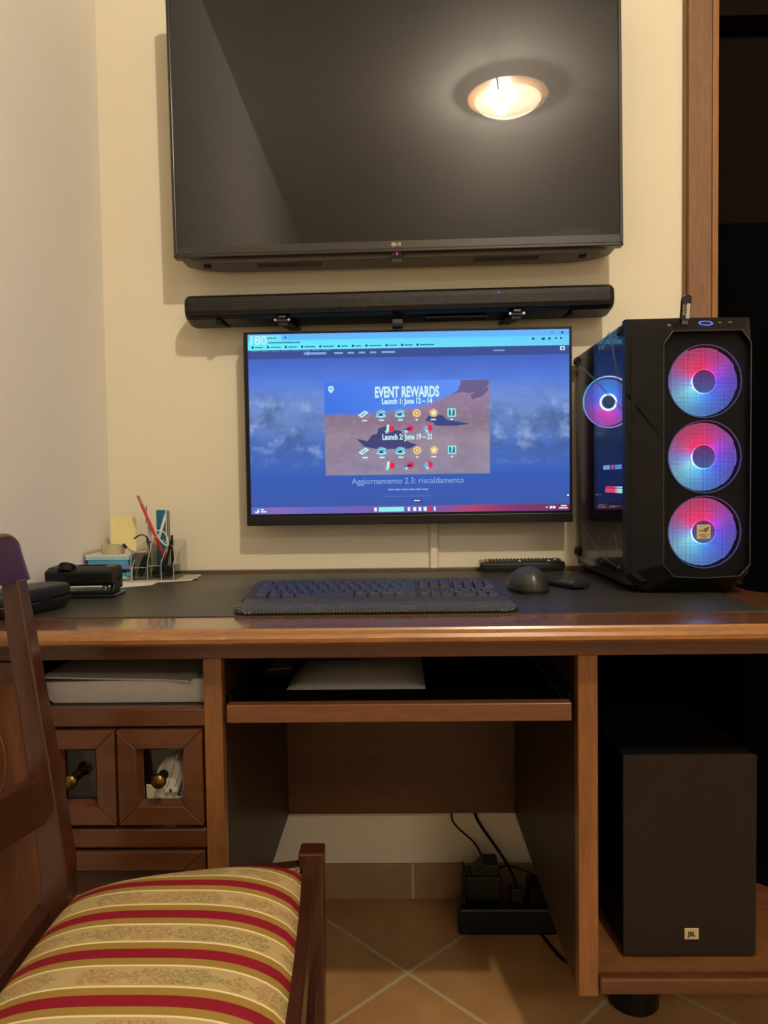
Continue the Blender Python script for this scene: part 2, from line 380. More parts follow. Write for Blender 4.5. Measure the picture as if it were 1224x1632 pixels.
for xx in (-.427, .405):
    bm = nb(); box(bm, xx, xx+.014, TVY+.03, TVY+.045, zb-.0012, zb+.003); obj('rubber_pad', bm, M['black_matte'], t)
bm = nb(); box(bm, -.009, .015, TVY+.0, TVY+.03, z0-.0125, z0+.002); rp = obj('power_module', bm, M['black_gloss'], t, bev=.002)
bm = nb(); box(bm, .0018, .0042, TVY-.0015, TVY+.0005, z0-.006, z0-.0015); obj('power_light', bm, glow('pink standby light', (255, 60, 130), 1.6), rp)
bm = nb(); cyl(bm, (-.0045, TVY-.0042, z0+.0152), (-.0045, TVY-.003, z0+.0152), .0046, seg=24); obj('emblem', bm, M['silver_badge'], t)
bm = nb(); 
box(bm, -.0053, -.0048, TVY-.0046, TVY-.0042, z0+.0135, z0+.017); box(bm, -.0053, -.0035, TVY-.0046, TVY-.0042, z0+.0133, z0+.0138)
for k in range(14):
    an = PI*.55+k*PI*1.45/14; a2 = an+PI*1.45/14
    cxx, cz = -.0045, z0+.0152
    prism(bm, [(cxx+.0038*math.cos(an), cz+.0038*math.sin(an)), (cxx+.0033*math.cos(an), cz+.0033*math.sin(an)), (cxx+.0033*math.cos(a2), cz+.0033*math.sin(a2)), (cxx+.0038*math.cos(a2), cz+.0038*math.sin(a2))], 'y', TVY-.0046, TVY-.0042)
obj('emblem_lines', bm, M['tvframe'], t)
text('lettering', 'LG', .0098, (.0062, TVY-.0042, z0+.0152), M['silver_badge'], t, off=.0003)
bm = nb(); box(bm, -.15, .16, -.018, -.001, 1.60, 1.95); obj('wall_mount', bm, M['black_matte'], t)

# ------------------------------------------------------------------ soundbar
t = thing('soundbar', 'long black soundbar mounted on the wall under the television', 'soundbar', (-.466, -.1, 1.352), (0, -.0088, 0))
sx0, sx1 = -.4658, .4748
m = N('perforated grille'); c = m.n('TexCoord'); sp = m.n('SeparateXYZ'); m.l(c.outputs['Object'], sp.inputs[0])
hx = m.math('SINE', m.math('MULTIPLY', sp.outputs[0], 2*PI/.0036)); hz = m.math('SINE', m.math('MULTIPLY', sp.outputs[2], 2*PI/.0036))
hh = m.math('MULTIPLY', m.math('ADD', m.math('MULTIPLY', hx, .5), .5), m.math('ADD', m.math('MULTIPLY', hz, .5), .5))
m.pbr(base=m.mix(hh, L(14, 14, 15), L(44, 42, 40)), rough=.42, spec=.3, normal=m.bump(hh, .5, .0006)); M['grille'] = m.m
prof = [(-.075, 1.4130), (-.090, 1.4115), (-.0985, 1.405), (-.1015, 1.395), (-.1015, 1.376), (-.098, 1.367), (-.088, 1.3600), (-.040, 1.3520), (-.034, 1.356), (-.034, 1.410), (-.040, 1.4130)]
bm = nb(); ns = 5
secs = []
for s in (0, .15, .5, 1):
    d_ = .010*(1-math.sqrt(max(0, 1-(1-s)**2))); k = 1-.16*(1-s)**2
    secs.append([(sx0+.010*s, -.068+(y+.068)*k, 1.382+(z-1.382)*k) for y, z in prof])
for s in (1, .5, .15, 0):
    k = 1-.16*(1-s)**2
    secs.append([(sx1-.010*s, -.068+(y+.068)*k, 1.382+(z-1.382)*k) for y, z in prof])
loft(bm, secs); obj('grille', bm, M['grille'], t, smooth=False)
bm = nb(); prism(bm, [(-.096, 1.3645), (-.088, 1.3592), (-.040, 1.3508), (-.036, 1.354), (-.09, 1.3668)], 'x', sx0+.012, sx1-.012); obj('bottom_panel', bm, M['black'], t)
for xx, s in ((-.400, 1), (.385, -1)):
    bm = nb(); prism(bm, [(xx, -.090), (xx+.012, -.090), (xx+.012+s*.012, -.045), (xx+s*.012, -.045)], 'z', 1.3505, 1.358); obj('rubber_foot', bm, M['black_matte'], t, bev=.001)
for xx, s in ((-.252, 1), (.262, -1)):
    bm = nb()
    prism(bm, [(xx-.009, -.092), (xx+.012, -.092), (xx+.014+s*.020, -.03), (xx-.011+s*.020, -.03)], 'z', 1.342, 1.350)
    box(bm, xx-.016, xx+.018, -.098, -.088, 1.349, 1.3545)
    o = obj('mounting_bracket', bm, M['greybl'], t, bev=.0015)
    bm = nb(); box(bm, xx-.007, xx+.010, -.102, -.096, 1.3555, 1.361); obj('bracket_tab', bm, M['dmetal'], o, bev=.001)
    for q in (-.014, .016):
        bm = nb(); cyl(bm, (xx+q, -.0995, 1.3525), (xx+q, -.097, 1.3525), .0028, seg=14); obj('screw', bm, M['metal'], o)
bm = nb(); box(bm, -.010, .014, -.099, -.05, 1.335, 1.3475); obj('remote_sensor', bm, M['greybl'], t, bev=.003)
bm = nb(); box(bm, .0645, .2, -.085, -.045, 1.3505, 1.3535); obj('port_recess', bm, M['black_matte'], t)
bm = nb(); cyl(bm, (.223, -.1035, 1.3975), (.223, -.101, 1.3975), .0018, seg=12); obj('power_light', bm, glow('blue indicator light', (70, 110, 255), 1.5), t)

# ------------------------------------------------------------------ monitor
MY = -.07
mx0, mx1, mz0, mz1 = -.3433, .3884, .9006, 1.3343
t = thing('monitor', 'wide slim bezel computer monitor showing a blue event page, hanging above the desk', 'monitor', (.0226, MY, mz0))
sx0, sx1, sz0, sz1 = mx0+.0105, mx1-.0065, .9265, 1.3285
bm = nb(); rect_frame(bm, mx0, mx1, mz0+.001, mz1, .0045, .0045, MY-.002, MY+.02); box(bm, mx0+.003, mx1-.003, MY+.002, MY+.019, mz0+.003, mz1-.003)
obj('housing', bm, M['black'], t, bev=.001)
bm = nb(); box(bm, mx0, mx1, MY-.004, MY+.001, mz0, mz0+.0205); obj('chin', bm, M['black'], t, bev=.0012)
bm = nb(); box(bm, -.12, .17, MY+.019, -.012, 1.0, 1.25); obj('rear_cover', bm, M['black_matte'], t, bev=.01)
bm = nb(); box(bm, -.03, .08, -.014, -.001, 1.06, 1.17); obj('wall_mount', bm, M['dmetal'], t)
text('lettering', 'ASUS', .0085, (.0226, MY-.0042, mz0+.0105), M['greybl'], t)
def SX(u): return sx0+u*(sx1-sx0)
def SZ(v): return sz1-v*(sz1-sz0)
# screen picture: an emissive, procedurally coloured page
m = N('lit screen page'); c = m.n('TexCoord'); sp = m.n('SeparateXYZ'); m.l(c.outputs['Generated'], sp.inputs[0])
V = m.math('SUBTRACT', 1.0, sp.outputs[2]); U = sp.outputs[0]
n1 = m.noise(m.coord((1.4, 1, 4)), 6, 5, .6); n2 = m.noise(m.coord((3, 1, 4)), 7, 3, .55); n3 = m.noise(m.coord((3.5, 1, 4)), 4, 4, .6)
sky = m.ramp(V, [(.13, L(74, 104, 196)), (.25, L(88, 126, 220)), (.38, L(118, 148, 214)), (.5, L(108, 136, 196)), (.62, L(80, 116, 192)), (.80, L(62, 96, 184)), (.96, L(66, 92, 170))])
band = m.math('MULTIPLY', m.ramp(V, [(.30, (0,)*3+(1,)), (.42, (1,)*3+(1,)), (.62, (1,)*3+(1,)), (.75, (0,)*3+(1,))]), 1.0)
side = m.ramp(U, [(.0, (1,)*3+(1,)), (.3, (.4,)*3+(1,)), (.7, (.4,)*3+(1,)), (1.0, (1,)*3+(1,))])
dk = m.math('MULTIPLY', m.math('MULTIPLY', m.ramp(n3, [(.45, (0,)*3+(1,)), (.62, (1,)*3+(1,))]), band), side)
page = m.mix(m.math('MULTIPLY', dk, .7), sky, L(70, 86, 130))
lt = m.math('MULTIPLY', m.ramp(n2, [(.52, (0,)*3+(1,)), (.70, (1,)*3+(1,))]), band)
page = m.mix(m.math('MULTIPLY', lt, .65), page, L(166, 192, 232))
page = m.mix(m.math('MULTIPLY', m.ramp(n1, [(.4, (0,)*3+(1,)), (.7, (1,)*3+(1,))]), .22), page, L(54, 84, 176))
e = m.n('Emission'); m.l(page, e.inputs[0]); m.l(e.outputs[0], m.o.inputs[0])
bm = nb(); box(bm, sx0, sx1, MY-.0025, MY+.001, sz0, sz1); scr = obj('screen', bm, m.m, t)
LAY = [MY-.0027]
def panel(name, u0, u1, v0, v1, mat, lay=0, label=None):
    y = MY-.0026-.0002*(lay+1)
    bm = nb(); box(bm, SX(u0), SX(u1), y-.0001, y+.0001, SZ(v1), SZ(v0)); return obj(name, bm, mat, scr, label=label)
def bits(name, rects, mat, lay=1):
    y = MY-.0026-.0002*(lay+1)
    for u0, u1, v0, v1 in rects:
        bm = nb(); box(bm, SX(u0), SX(u1), y-.0001, y+.0001, SZ(v1), SZ(v0)); obj(name, bm, mat, scr)
m = N('browser bar'); c = m.n('TexCoord'); sp = m.n('SeparateXYZ'); m.l(c.outputs['Generated'], sp.inputs[0])
a = m.ramp(sp.outputs[2], [(0, L(112, 244, 250)), (.55, L(104, 234, 252)), (.66, L(92, 190, 252)), (1, L(112, 178, 250))])
a = m.mix(m.math('MULTIPLY', sp.outputs[0], .55), a, L(110, 178, 250))
e = m.n('Emission'); m.l(a, e.inputs[0]); m.l(e.outputs[0], m.o.inputs[0])
panel('browser_bar', 0, 1, 0, .088, m.m)
panel('browser_tab', .006, .105, .006, .040, glow('tab cyan', (126, 232, 252)), 1)
panel('site_menu_bar', 0, 1, .088, .137, glow('menu bar', (66, 84, 150)))
G = {'w': glow('white pixels', (232, 246, 255)), 'd': glow('dark pixels', (34, 82, 120)), 'pale': glow('pale blue pixels', (136, 172, 232)), 'soft': glow('soft blue pixels', (92, 120, 190)),
     'cy': glow('cyan pixels', (150, 240, 246)), 'icew': glow('ice white pixels', (206, 246, 250)), 'red': glow('red pixels', (226, 48, 84)), 'gold': glow('gold pixels', (250, 214, 130)),
     'goldd': glow('brown pixels', (168, 116, 50)), 'teal': glow('teal pixels', (40, 128, 138)), 'navy': glow('navy pixels', (38, 52, 110)), 'cream': glow('cream pixels', (250, 246, 206))}
random.seed(3)
rc = []
uu_ = .012
for k in range(11):
    wd = random.uniform(.03, .055); rc += [(uu_, uu_+.007, .066, .078), (uu_+.011, uu_+wd, .070, .075)]; uu_ += wd+.012
rc += [(.02+.006*k, .0235+.006*k, .018, .026) for k in range(7, 12)]
rc += [(.065+.005*k, .0685+.005*k, .044, .051) for k in range(20)]+[(.115, .121, .016, .024), (.885, .893, .045, .056), (.915, .925, .045, .058), (.935, .943, .045, .056), (.956, .962, .045, .054), (.972, .978, .045, .055), (.945, .949, .016, .022), (.975, .983, .014, .024)]
bits('browser_icon', rc, G['d'], 2)
text('overlay_number', '180', .0285, (SX(.031), MY-.0038, SZ(.036)), G['icew'], scr, sx=1.0)
bits('site_menu_item', [(.175, .245, .104, .116), (.270, .297, .105, .115), (.312, .332, .105, .115), (.347, .367, .105, .115), (.382, .402, .105, .115), (.418, .46, .104, .115), (.185, .192, .100, .120)], G['pale'], 2)
bits('menu_button', [(.765, .80, .108, .114)], G['pale'], 2)
bits('open_tabs_blur', [(.01+.032*k, .035+.032*k, .090, .096) for k in range(8)], G['soft'], 2)
panel('close_button', .972, .986, .094, .116, G['w'], 2)
text('close_mark', 'x', .012, (SX(.979), MY-.0036, SZ(.104)), G['navy'], scr, off=.0004)
# pop-up with the event rewards
m = N('desert popup picture'); c = m.n('TexCoord'); sp = m.n('SeparateXYZ'); m.l(c.outputs['Generated'], sp.inputs[0])
nz = m.noise(m.coord((2, 1, 5)), 5, 4)
V = m.math('SUBTRACT', 1.0, sp.outputs[2]); U = sp.outputs[0]
ridge = m.math('SUBTRACT', m.math('SUBTRACT', .34, m.math('MULTIPLY', m.math('POWER', U, 2.6), .40)), m.math('MULTIPLY', m.math('SUBTRACT', nz, .5), .10))
isl = m.math('MULTIPLY', m.math('SUBTRACT', V, ridge), 24)
isl = m.math('MINIMUM', m.math('MAXIMUM', isl, 0.0), 1.0)
skyc = m.ramp(V, [(0, L(70, 122, 236)), (.35, L(66, 116, 226))])
skyc = m.mix(m.ramp(U, [(0, L(0, 0, 0)), (1, L(255, 255, 255))]), skyc, L(104, 152, 246))
land = m.ramp(V, [(.2, L(150, 128, 158)), (.45, L(142, 120, 140)), (.62, L(158, 142, 160)), (1, L(146, 140, 166))])
land = m.mix(m.math('MULTIPLY', m.ramp(nz, [(.4, (0,)*3+(1,)), (.6, (1,)*3+(1,))]), .5), land, L(132, 112, 138))
land = m.mix(m.math('MULTIPLY', m.ramp(m.noise(m.coord((4, 1, 6)), 12, 3), [(.5, (0,)*3+(1,)), (.7, (1,)*3+(1,))]), .4), land, L(170, 148, 160))
e = m.n('Emission'); m.l(m.mix(isl, skyc, land), e.inputs[0]); m.l(e.outputs[0], m.o.inputs[0])
PU0, PU1, PV0, PV1 = .237, .752, .268, .788
panel('popup', PU0, PU1, PV0, PV1, m.m)
y = MY-.0026-.0002*2
def blob(name, pts, mat, yy=y):
    bm = nb(); prism(bm, [(SX(a), SZ(b)) for a, b in pts], 'y', yy-.0001, yy+.0001); return obj(name, bm, mat, scr)
blob('popup_rock', [(.665, .270), (.750, .270), (.750, .30), (.72, .33), (.69, .345), (.672, .335), (.655, .34), (.63, .352), (.655, .325)], glow('shadowed rock', (112, 100, 142)))
blob('popup_rock', [(.692, .355), (.71, .335), (.745, .31), (.750, .325), (.73, .36), (.70, .378)], glow('rock ledge', (108, 98, 140)))
blob('tank_silhouette', [(.335, .585), (.37, .60), (.385, .565), (.40, .56), (.405, .53), (.435, .515), (.445, .54), (.475, .545), (.49, .60), (.525, .625), (.50, .645), (.40, .645), (.36, .63)], glow('blurred navy vehicle', (72, 74, 124)))
blob('tank_silhouette', [(.55, .49), (.565, .462), (.605, .462), (.62, .49), (.65, .498), (.69, .512), (.65, .522), (.585, .52), (.575, .50)], glow('blurred far vehicle', (66, 76, 130)))
text('popup_title', 'EVENT REWARDS', .0325, (SX(.495), MY-.0034, SZ(.333)), G['icew'], scr, off=.0013, sx=.56)
text('popup_text', 'Launch 1: June 12 – 14', .0175, (SX(.495), MY-.0034, SZ(.382)), G['icew'], scr, off=.0006, sx=.70)
text('popup_text', 'Launch 2: June 19 – 21', .0175, (SX(.495), MY-.0034, SZ(.580)), G['icew'], scr, off=.0006, sx=.70)
# shield emblem with a gate-like mark
yy = MY-.0034
a, b = SX(.258), SZ(.312)
blob('emblem', [(.249, .300), (.252, .293), (.258, .290), (.264, .293), (.267, .300), (.266, .318), (.258, .332), (.250, .318)], G['icew'], yy)
bits('emblem_line', [(.2535, .2545, .300, .318), (.2575, .2585, .297, .324), (.2615, .2625, .300, .318), (.252, .264, .303, .305)], G['teal'], 5)
def ic(name, u, v, parts):
    for pts, g_, ly in parts:
        blob(name, [(u+a*.010, v+b*.0178) for a, b in pts], g_, MY-.0034-.0002*ly)
circ = [(math.cos(k*PI/7), math.sin(k*PI/7)) for k in range(14)]
def sc_(P_, s, o=(0, 0)): return [(a*s+o[0], b*s+o[1]) for a, b in P_]
halo = glow('icon halo cyan', (128, 186, 214)); haloy = glow('icon halo gold', (212, 176, 140)); halor = glow('icon halo red', (196, 92, 128))
star = [((1.5 if k % 2 == 0 else .6)*math.sin(k*PI/5), -(1.5 if k % 2 == 0 else .6)*math.cos(k*PI/5)) for k in range(10)]
hexa = [(1.15*math.sin(k*PI/3), -1.15*math.cos(k*PI/3)) for k in range(6)]
tankp = [(-1.6, .9), (-1.2, .3), (-.3, .1), (0, -.5), (.8, -.8), (1.5, -.9), (.9, -.3), (.9, .2), (1.6, .6), (1.5, 1.0), (0, 1.2)]
tankd = [(-1.1, .5), (.1, -.1), (1.0, -.6), (.4, .2), (.9, .6), (-.2, .7)]
for vv_ in (.449, .655):
    ic('ticket_icon', .358, vv_, [([(-1.7, .4), (.5, -1.1), (1.7, -.4), (-.5, 1.2)], G['icew'], 1), ([(-.9, .4), (.5, -.6), (.9, -.3), (-.4, .7)], G['pale'], 2)])
    for uq in (.413, .472): ic('vehicle_icon', uq, vv_, [(sc_([(a*1.1, b) for a, b in circ], 1.35, (0, .1)), halo, 0), (tankp, G['cy'], 1), (tankd, G['navy'], 2)])
    ic('crate_icon', .525, vv_, [(sc_(circ, 1.4), haloy, 0), (hexa, G['gold'], 1), (sc_(hexa, .6), G['goldd'], 2), (sc_(hexa, .35), G['cream'], 3)])
    ic('star_icon', .578, vv_, [(sc_(circ, 1.3), haloy, 0), (star, G['gold'], 1), (sc_(star, .6), G['cream'], 2)])
    sq = [(-1.3, -1.3), (1.3, -1.3), (1.3, 1.3), (-1.3, 1.3)]
    ic('mystery_icon', .634, vv_, [(sq, G['cy'], 1), (sc_(sq, .72), G['teal'], 2)])
    text('question_mark', '?', .016, (SX(.634), MY-.0041, SZ(vv_)), G['icew'], scr, off=.0005)
    bits('icon_caption', [(q-.008, q+.008, vv_+.033, vv_+.040) for q in (.362, .415, .474, .577)]+[(q-.004, q+.004, vv_+.033, vv_+.040) for q in (.525, .634)], G['w'], 3)
for vv_ in (.533, .737):
    for uq, k in ((.437, 0), (.497, 1), (.556, 2)):
        ic('bonus_icon', uq, vv_, [(sc_(circ, 1.3, (.5, -.1)), halor, 0), (sc_(circ, .85, (.9, 0)), G['red'], 1), ([[(-.9, .9), (-.5, -1.3), (.2, -1.3), (0, .9)], [(-1.3, .3), (.7, -.4), (.9, .2), (-.6, .9)], [(-1.3, .2), (-.2, -1.1), (.5, -.2), (-.3, .8)]][k], [G['icew'], G['navy'], G['pale']][k], 2), (sc_(star, .55, (-.6 if k < 2 else 0, .9)), G['cy'], 3)])
text('page_heading', 'Aggiornamento 2.3: riscaldamento', .0185, (SX(.495), MY-.0034, SZ(.824)), G['pale'], scr, off=.0001, sx=.98)
bits('page_subheading', [(.432+.0215*k, .4505+.0215*k, .868, .875) for k in range(6)], G['pale'], 2)
bits('page_subheading', [(.422+.0185*k, .4375+.0185*k, .906, .911) for k in range(8)], G['soft'], 2)
m = N('taskbar'); c = m.n('TexCoord'); sp = m.n('SeparateXYZ'); m.l(c.outputs['Generated'], sp.inputs[0])
a = m.ramp(sp.outputs[0], [(0, L(110, 108, 196)), (.09, L(138, 108, 186)), (.2, L(98, 108, 200)), (.35, L(122, 96, 176)), (.55, L(104, 92, 176)), (.70, L(176, 70, 110)), (.82, L(128, 62, 116)), (1, L(104, 54, 92))])
e = m.n('Emission'); m.l(a, e.inputs[0]); m.l(e.outputs[0], m.o.inputs[0])
panel('taskbar', 0, 1, .962, 1.0, m.m)
panel('search_field', .402, .482, .968, .994, G['cy'], 1)
bits('taskbar_icon', [(.388, .396, .970, .992), (.493, .501, .970, .992), (.510, .520, .970, .992), (.527, .536, .970, .992), (.543, .553, .970, .992), (.575, .581, .970, .992), (.925, .931, .978, .984), (.937, .945, .975, .988), (.947, .955, .975, .988), (.972, .990, .970, .977), (.966, .993, .982, .989), (.030, .040, .970, .977), (.030, .048, .982, .989)], G['w'], 2)
ic('moon_icon', .018, .981, [(sc_(circ, .75), G['w'], 3), (sc_(circ, .6, (-.35, -.35)), G['soft'], 4)])
panel('alert_icon', .558, .568, .969, .993, G['red'], 2)
panel('tooltip', .508, .537, .925, .943, G['navy'], 1); bits('tooltip_text', [(.512, .533, .931, .937)], G['w'], 3)
ic('arrow_button', .994, .915, [(sc_(circ, .62), G['navy'], 1), (sc_(circ, .35), G['w'], 2)])

# cable cover on the wall below the monitor
bm = nb(); prism(bm, [(.070, 0), (.071, -.010), (.075, -.013), (.088, -.013), (.0905, -.010), (.0915, 0)], 'z', HD+.002, .99)
tag(obj('cable_cover', bm, M['wall_back'], bev=.001), 'narrow cream cable cover running up the wall below the monitor', 'cable cover')

# ------------------------------------------------------------------ desk
D = thing('desk', 'dark walnut desk with leather top, keyboard tray, glass door cubbies and open right bay', 'desk', (0, -.35, 0))
FY = -.65
DX1 = .98
bm = nb(); prism(bm, [(XL+.002, -.014), (.640, -.014), (.640, -.372), (.80, -.53), (DX1, -.53), (DX1, -.672), (XL+.002, -.672)], 'z', HD-.022, HD-.0015); obj('top_board', bm, M['wood_border'], D)
bm = nb(); prism(bm, [(XL+.012, -.055), (.585, -.055), (.572, -.578), (XL+.012, -.578)], 'z', HD-.0016, HD); obj('leather_inlay', bm, M['leather'], D)
bm = nb(); box(bm, XL+.002, .640, -.014, -.004, HD-.02, HD+.006); obj('rear_strip', bm, wood('taupe rear strip', (74, 62, 48), (96, 80, 62), 'x', rough=.5, coat=.1), D, bev=.002)
# moulded front lip: rounded nose with a fine fillet on top
pf = [(-.672, HD-.0015), (-.684, HD), (-.686, HD-.003), (-.689, HD-.0045), (-.694, HD-.007), (-.697, HD-.012), (-.696, HD-.018), (-.690, HD-.0225), (-.682, HD-.024), (-.672, HD-.024)]
bm = nb(); prism(bm, pf, 'x', XL+.002, DX1); obj('edge_moulding', bm, M['wood_lip'], D)
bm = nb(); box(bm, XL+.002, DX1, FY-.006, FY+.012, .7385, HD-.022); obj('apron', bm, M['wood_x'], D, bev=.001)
ZB = .2215
def post(name, x0, x1): 
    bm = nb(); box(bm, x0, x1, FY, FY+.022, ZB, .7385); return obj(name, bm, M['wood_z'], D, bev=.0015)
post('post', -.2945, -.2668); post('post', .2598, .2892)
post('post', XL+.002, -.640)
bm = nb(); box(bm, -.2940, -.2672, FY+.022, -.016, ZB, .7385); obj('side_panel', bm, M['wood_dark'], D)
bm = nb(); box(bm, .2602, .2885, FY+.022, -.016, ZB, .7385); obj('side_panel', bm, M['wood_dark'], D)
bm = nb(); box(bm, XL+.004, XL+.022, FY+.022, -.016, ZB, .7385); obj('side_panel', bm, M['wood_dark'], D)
bm = nb(); box(bm, DX1-.03, DX1, FY, -.54, ZB, .7385); obj('side_panel', bm, M['wood_z'], D)
bm = nb(); box(bm, -.2672, .2602, -.036, -.018, ZB, .7385); obj('modesty_panel', bm, M['wood_panel'], D)
M['recess_shade'] = wood('recess wood with painted shade', (10, 7, 5), (14, 10, 7), 'x', rough=.9, coat=0, spec=.05)  # near-black colour paints in the shade of the bay and tray recesses
bm = nb(); box(bm, .2885, .64, -.036, -.018, ZB, .7385); obj('back_panel', bm, M['recess_shade'], D)
bm = nb(); prism(bm, [(.64, -.036), (.64, -.372), (.80, -.53), (DX1-.03, -.53), (DX1-.03, -.54), (.796, -.54), (.63, -.376), (.63, -.036)], 'z', ZB, .7385); obj('corner_panel', bm, M['recess_shade'], D)
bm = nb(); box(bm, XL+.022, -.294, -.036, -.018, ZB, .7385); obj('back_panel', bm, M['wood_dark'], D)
bm = nb(); box(bm, .2885, .2905, FY+.024, -.036, ZB, .7385); obj('bay_shade_lining', bm, M['recess_shade'], D)  # dark sheet over the side panel, shade put into its colour
# keyboard tray
bm = nb(); box(bm, -.2600, .2500, FY-.004, FY+.016, .641, .6685); tr_ = obj('keyboard_tray', bm, wood('tray front wood', (84, 48, 26), (122, 76, 46), 'x'), D, bev=.002)
bm = nb(); box(bm, -.2600, .2500, FY+.016, -.25, .641, .653); obj('tray_board', bm, M['recess_shade'], tr_)
for a in (-.2640, .2530):
    bm = nb(); box(bm, a, a+.0055, FY+.03, -.20, .655, .675); obj('tray_slide', bm, M['black_matte'], tr_)
# left cubbies
bm = nb(); box(bm, -.5455, -.294, FY+.001, FY+.02, .6355, .6625); obj('shelf_rail', bm, M['wood_x'], D, bev=.002)
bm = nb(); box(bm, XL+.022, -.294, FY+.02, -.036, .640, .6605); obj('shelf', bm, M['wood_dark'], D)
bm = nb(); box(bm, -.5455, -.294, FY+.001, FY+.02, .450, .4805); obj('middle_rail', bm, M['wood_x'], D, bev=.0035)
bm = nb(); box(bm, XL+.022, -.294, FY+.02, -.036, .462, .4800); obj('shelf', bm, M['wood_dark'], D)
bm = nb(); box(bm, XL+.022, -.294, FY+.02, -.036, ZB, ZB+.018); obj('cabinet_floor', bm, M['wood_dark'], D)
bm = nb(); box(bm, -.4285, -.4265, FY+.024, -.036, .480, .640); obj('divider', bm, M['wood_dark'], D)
def glass_door(x0, x1, kx, knob_side):
    bm = nb(); rect_frame(bm, x0, x1, .4875, .6318, .0285, .0285, FY-.004, FY+.015)
    d_ = obj('door', bm, M['wood_door'], D, bev=.0015)
    bm = nb(); a, b, c_, e_ = x0+.0285, x1-.0285, .516, .6033; q = .0062
    for pts in ([(a, c_), (b, c_), (b-q, c_+q), (a+q, c_+q)], [(b, c_), (b, e_), (b-q, e_-q), (b-q, c_+q)], [(b, e_), (a, e_), (a+q, e_-q), (b-q, e_-q)], [(a, e_), (a, c_), (a+q, c_+q), (a+q, e_-q)]):
        A = [bm.verts.new((p[0], FY+(-.001 if i < 2 else .010), p[1])) for i, p in enumerate(pts)]; bm.faces.new(A)
        B = [bm.verts.new((p[0], FY+.012, p[1])) for p in pts]; bm.faces.new(B)
        for i in range(4): bm.faces.new((A[i], A[(i+1) % 4], B[(i+1) % 4], B[i]))
    obj('glass_moulding', bm, M['wood_x'], d_)
    bm = nb(); box(bm, a, b, FY+.0125, FY+.0150, c_, e_); obj('glass_pane', bm, M['doorglass'], d_)
    bm = nb(); lathe(bm, [(.0005, FY-.020), (.006, FY-.0195), (.0105, FY-.016), (.0115, FY-.012), (.009, FY-.008), (.0055, FY-.005), (.0045, FY+.0), (.0060, FY+.006), (.0075, FY+.0095), (.0075, FY+.0125)], (kx, 0, .5585), 'y', 28)
    obj('knob', bm, M['brass'], d_, smooth=True)
glass_door(-.4250, -.2975, -.3608, 1); glass_door(-.5445, -.4285, -.4925, 1)
bm = nb(); box(bm, -.640, -.546, FY-.003, FY+.018, .243, .735); ep = obj('end_panel', bm, wood('end panel wood', (84, 48, 24), (122, 74, 38), 'z'), D, bev=.001)
bm = nb(); tube(bm, [(-.640+.0465*math.cos(-PI/2+PI*k/20), FY-.0032, .585+.075*math.sin(-PI/2+PI*k/20)) for k in range(21)], .0011, 5); obj('oval_inlay', bm, M['wood_lip'], ep)
# lower framed door
bm = nb(); rect_frame(bm, -.5445, -.2975, .243, .4465, .034, .030, FY-.002, FY+.016); ld_ = obj('door', bm, M['wood_door'], D, bev=.002)
bm = nb(); box(bm, -.512, -.329, FY+.006, FY+.014, .272, .418); obj('door_panel', bm, M['wood_dark'], ld_)
# right bay floor
bm = nb(); box(bm, .2895, DX1-.03, FY+.014, -.04, .2255, .2520); obj('bay_floor', bm, wood('bay floor wood', (96, 60, 34), (136, 90, 54), 'x', rough=.34), D)
bm = nb(); box(bm, .2905, DX1-.03, FY-.004, FY+.014, .2265, .2515); obj('bay_floor_edge', bm, M['wood_x'], D, bev=.0035)
for x_, y_ in ((.434, -.352), (-.46, -.55), (-.46, -.12), (.434, -.12), (.86, -.6)):
    bm = nb(); lathe(bm, [(.001, 0), (.044, 0), (.047, .004), (.051, ZB-.004), (.051, ZB), (.001, ZB)], (x_, y_, 0), seg=36); obj('foot', bm, M['black'], D, smooth=False)

# ------------------------------------------------------------------ computer tower
PX0, PX1, PY0, PY1, PZ0, PZ1 = .4097, .6267, -.423, -.012, HD, HD+.491
T = thing('computer_tower', 'black gaming computer tower with three glowing front fans and a glass side', 'computer tower', ((PX0+PX1)/2, -.22, HD))
BZ = PZ0+.012
# case shell: bottom, top, rear, right side
bm = nb()
box(bm, PX0+.004, PX1, PY0+.045, PY1, BZ, BZ+.02); box(bm, PX0+.004, PX1, PY0+.045, PY1, PZ1-.012, PZ1-.002)
box(bm, PX1-.006, PX1, PY0+.045, PY1, BZ, PZ1-.002); box(bm, PX0+.004, PX1, PY1-.006, PY1, BZ, PZ1-.002)
obj('case', bm, M['black'], T, bev=.002)
# faceted front bezel
OY, IY = PY0+.030, PY0
ox0, ox1, oz0, oz1 = PX0-.002, PX1, PZ0+.004, PZ1
ix0, ix1, iz0, iz1 = .4650, .6160, .8215, 1.2510
bm = nb()
outer = [(ox0, oz1), ((ox0+ox1)/2, oz1+.001), (ox1, oz1), (ox1, 1.16), (ox1, .96), (ox1, oz0+.03), (ox1-.03, oz0), ((ox0+ox1)/2, oz0), (ox0+.035, oz0), (ox0, oz0+.03), (ox0, .95), (ox0, 1.14)]
inner = [(ix0+.016, iz1), (.535, iz1), (ix1-.016, iz1), (ix1, iz1-.022), (ix1-.0, .905), (ix1, iz0+.020), (ix1-.018, iz0), (.535, iz0-.003), (ix0+.018, iz0), (ix0, iz0+.022), (ix0, .95), (ix0, iz1-.022)]
OV = [bm.verts.new((a, OY+(.0 if i not in (10, 11) else .002), b)) for i, (a, b) in enumerate(outer)]
IV = [bm.verts.new((a, IY, b)) for a, b in inner]; JV = [bm.verts.new((a*1.0, IY+.014, b)) for a, b in inner]
KV = [bm.verts.new((a, OY+.018, b)) for a, b in outer]
n = len(OV)
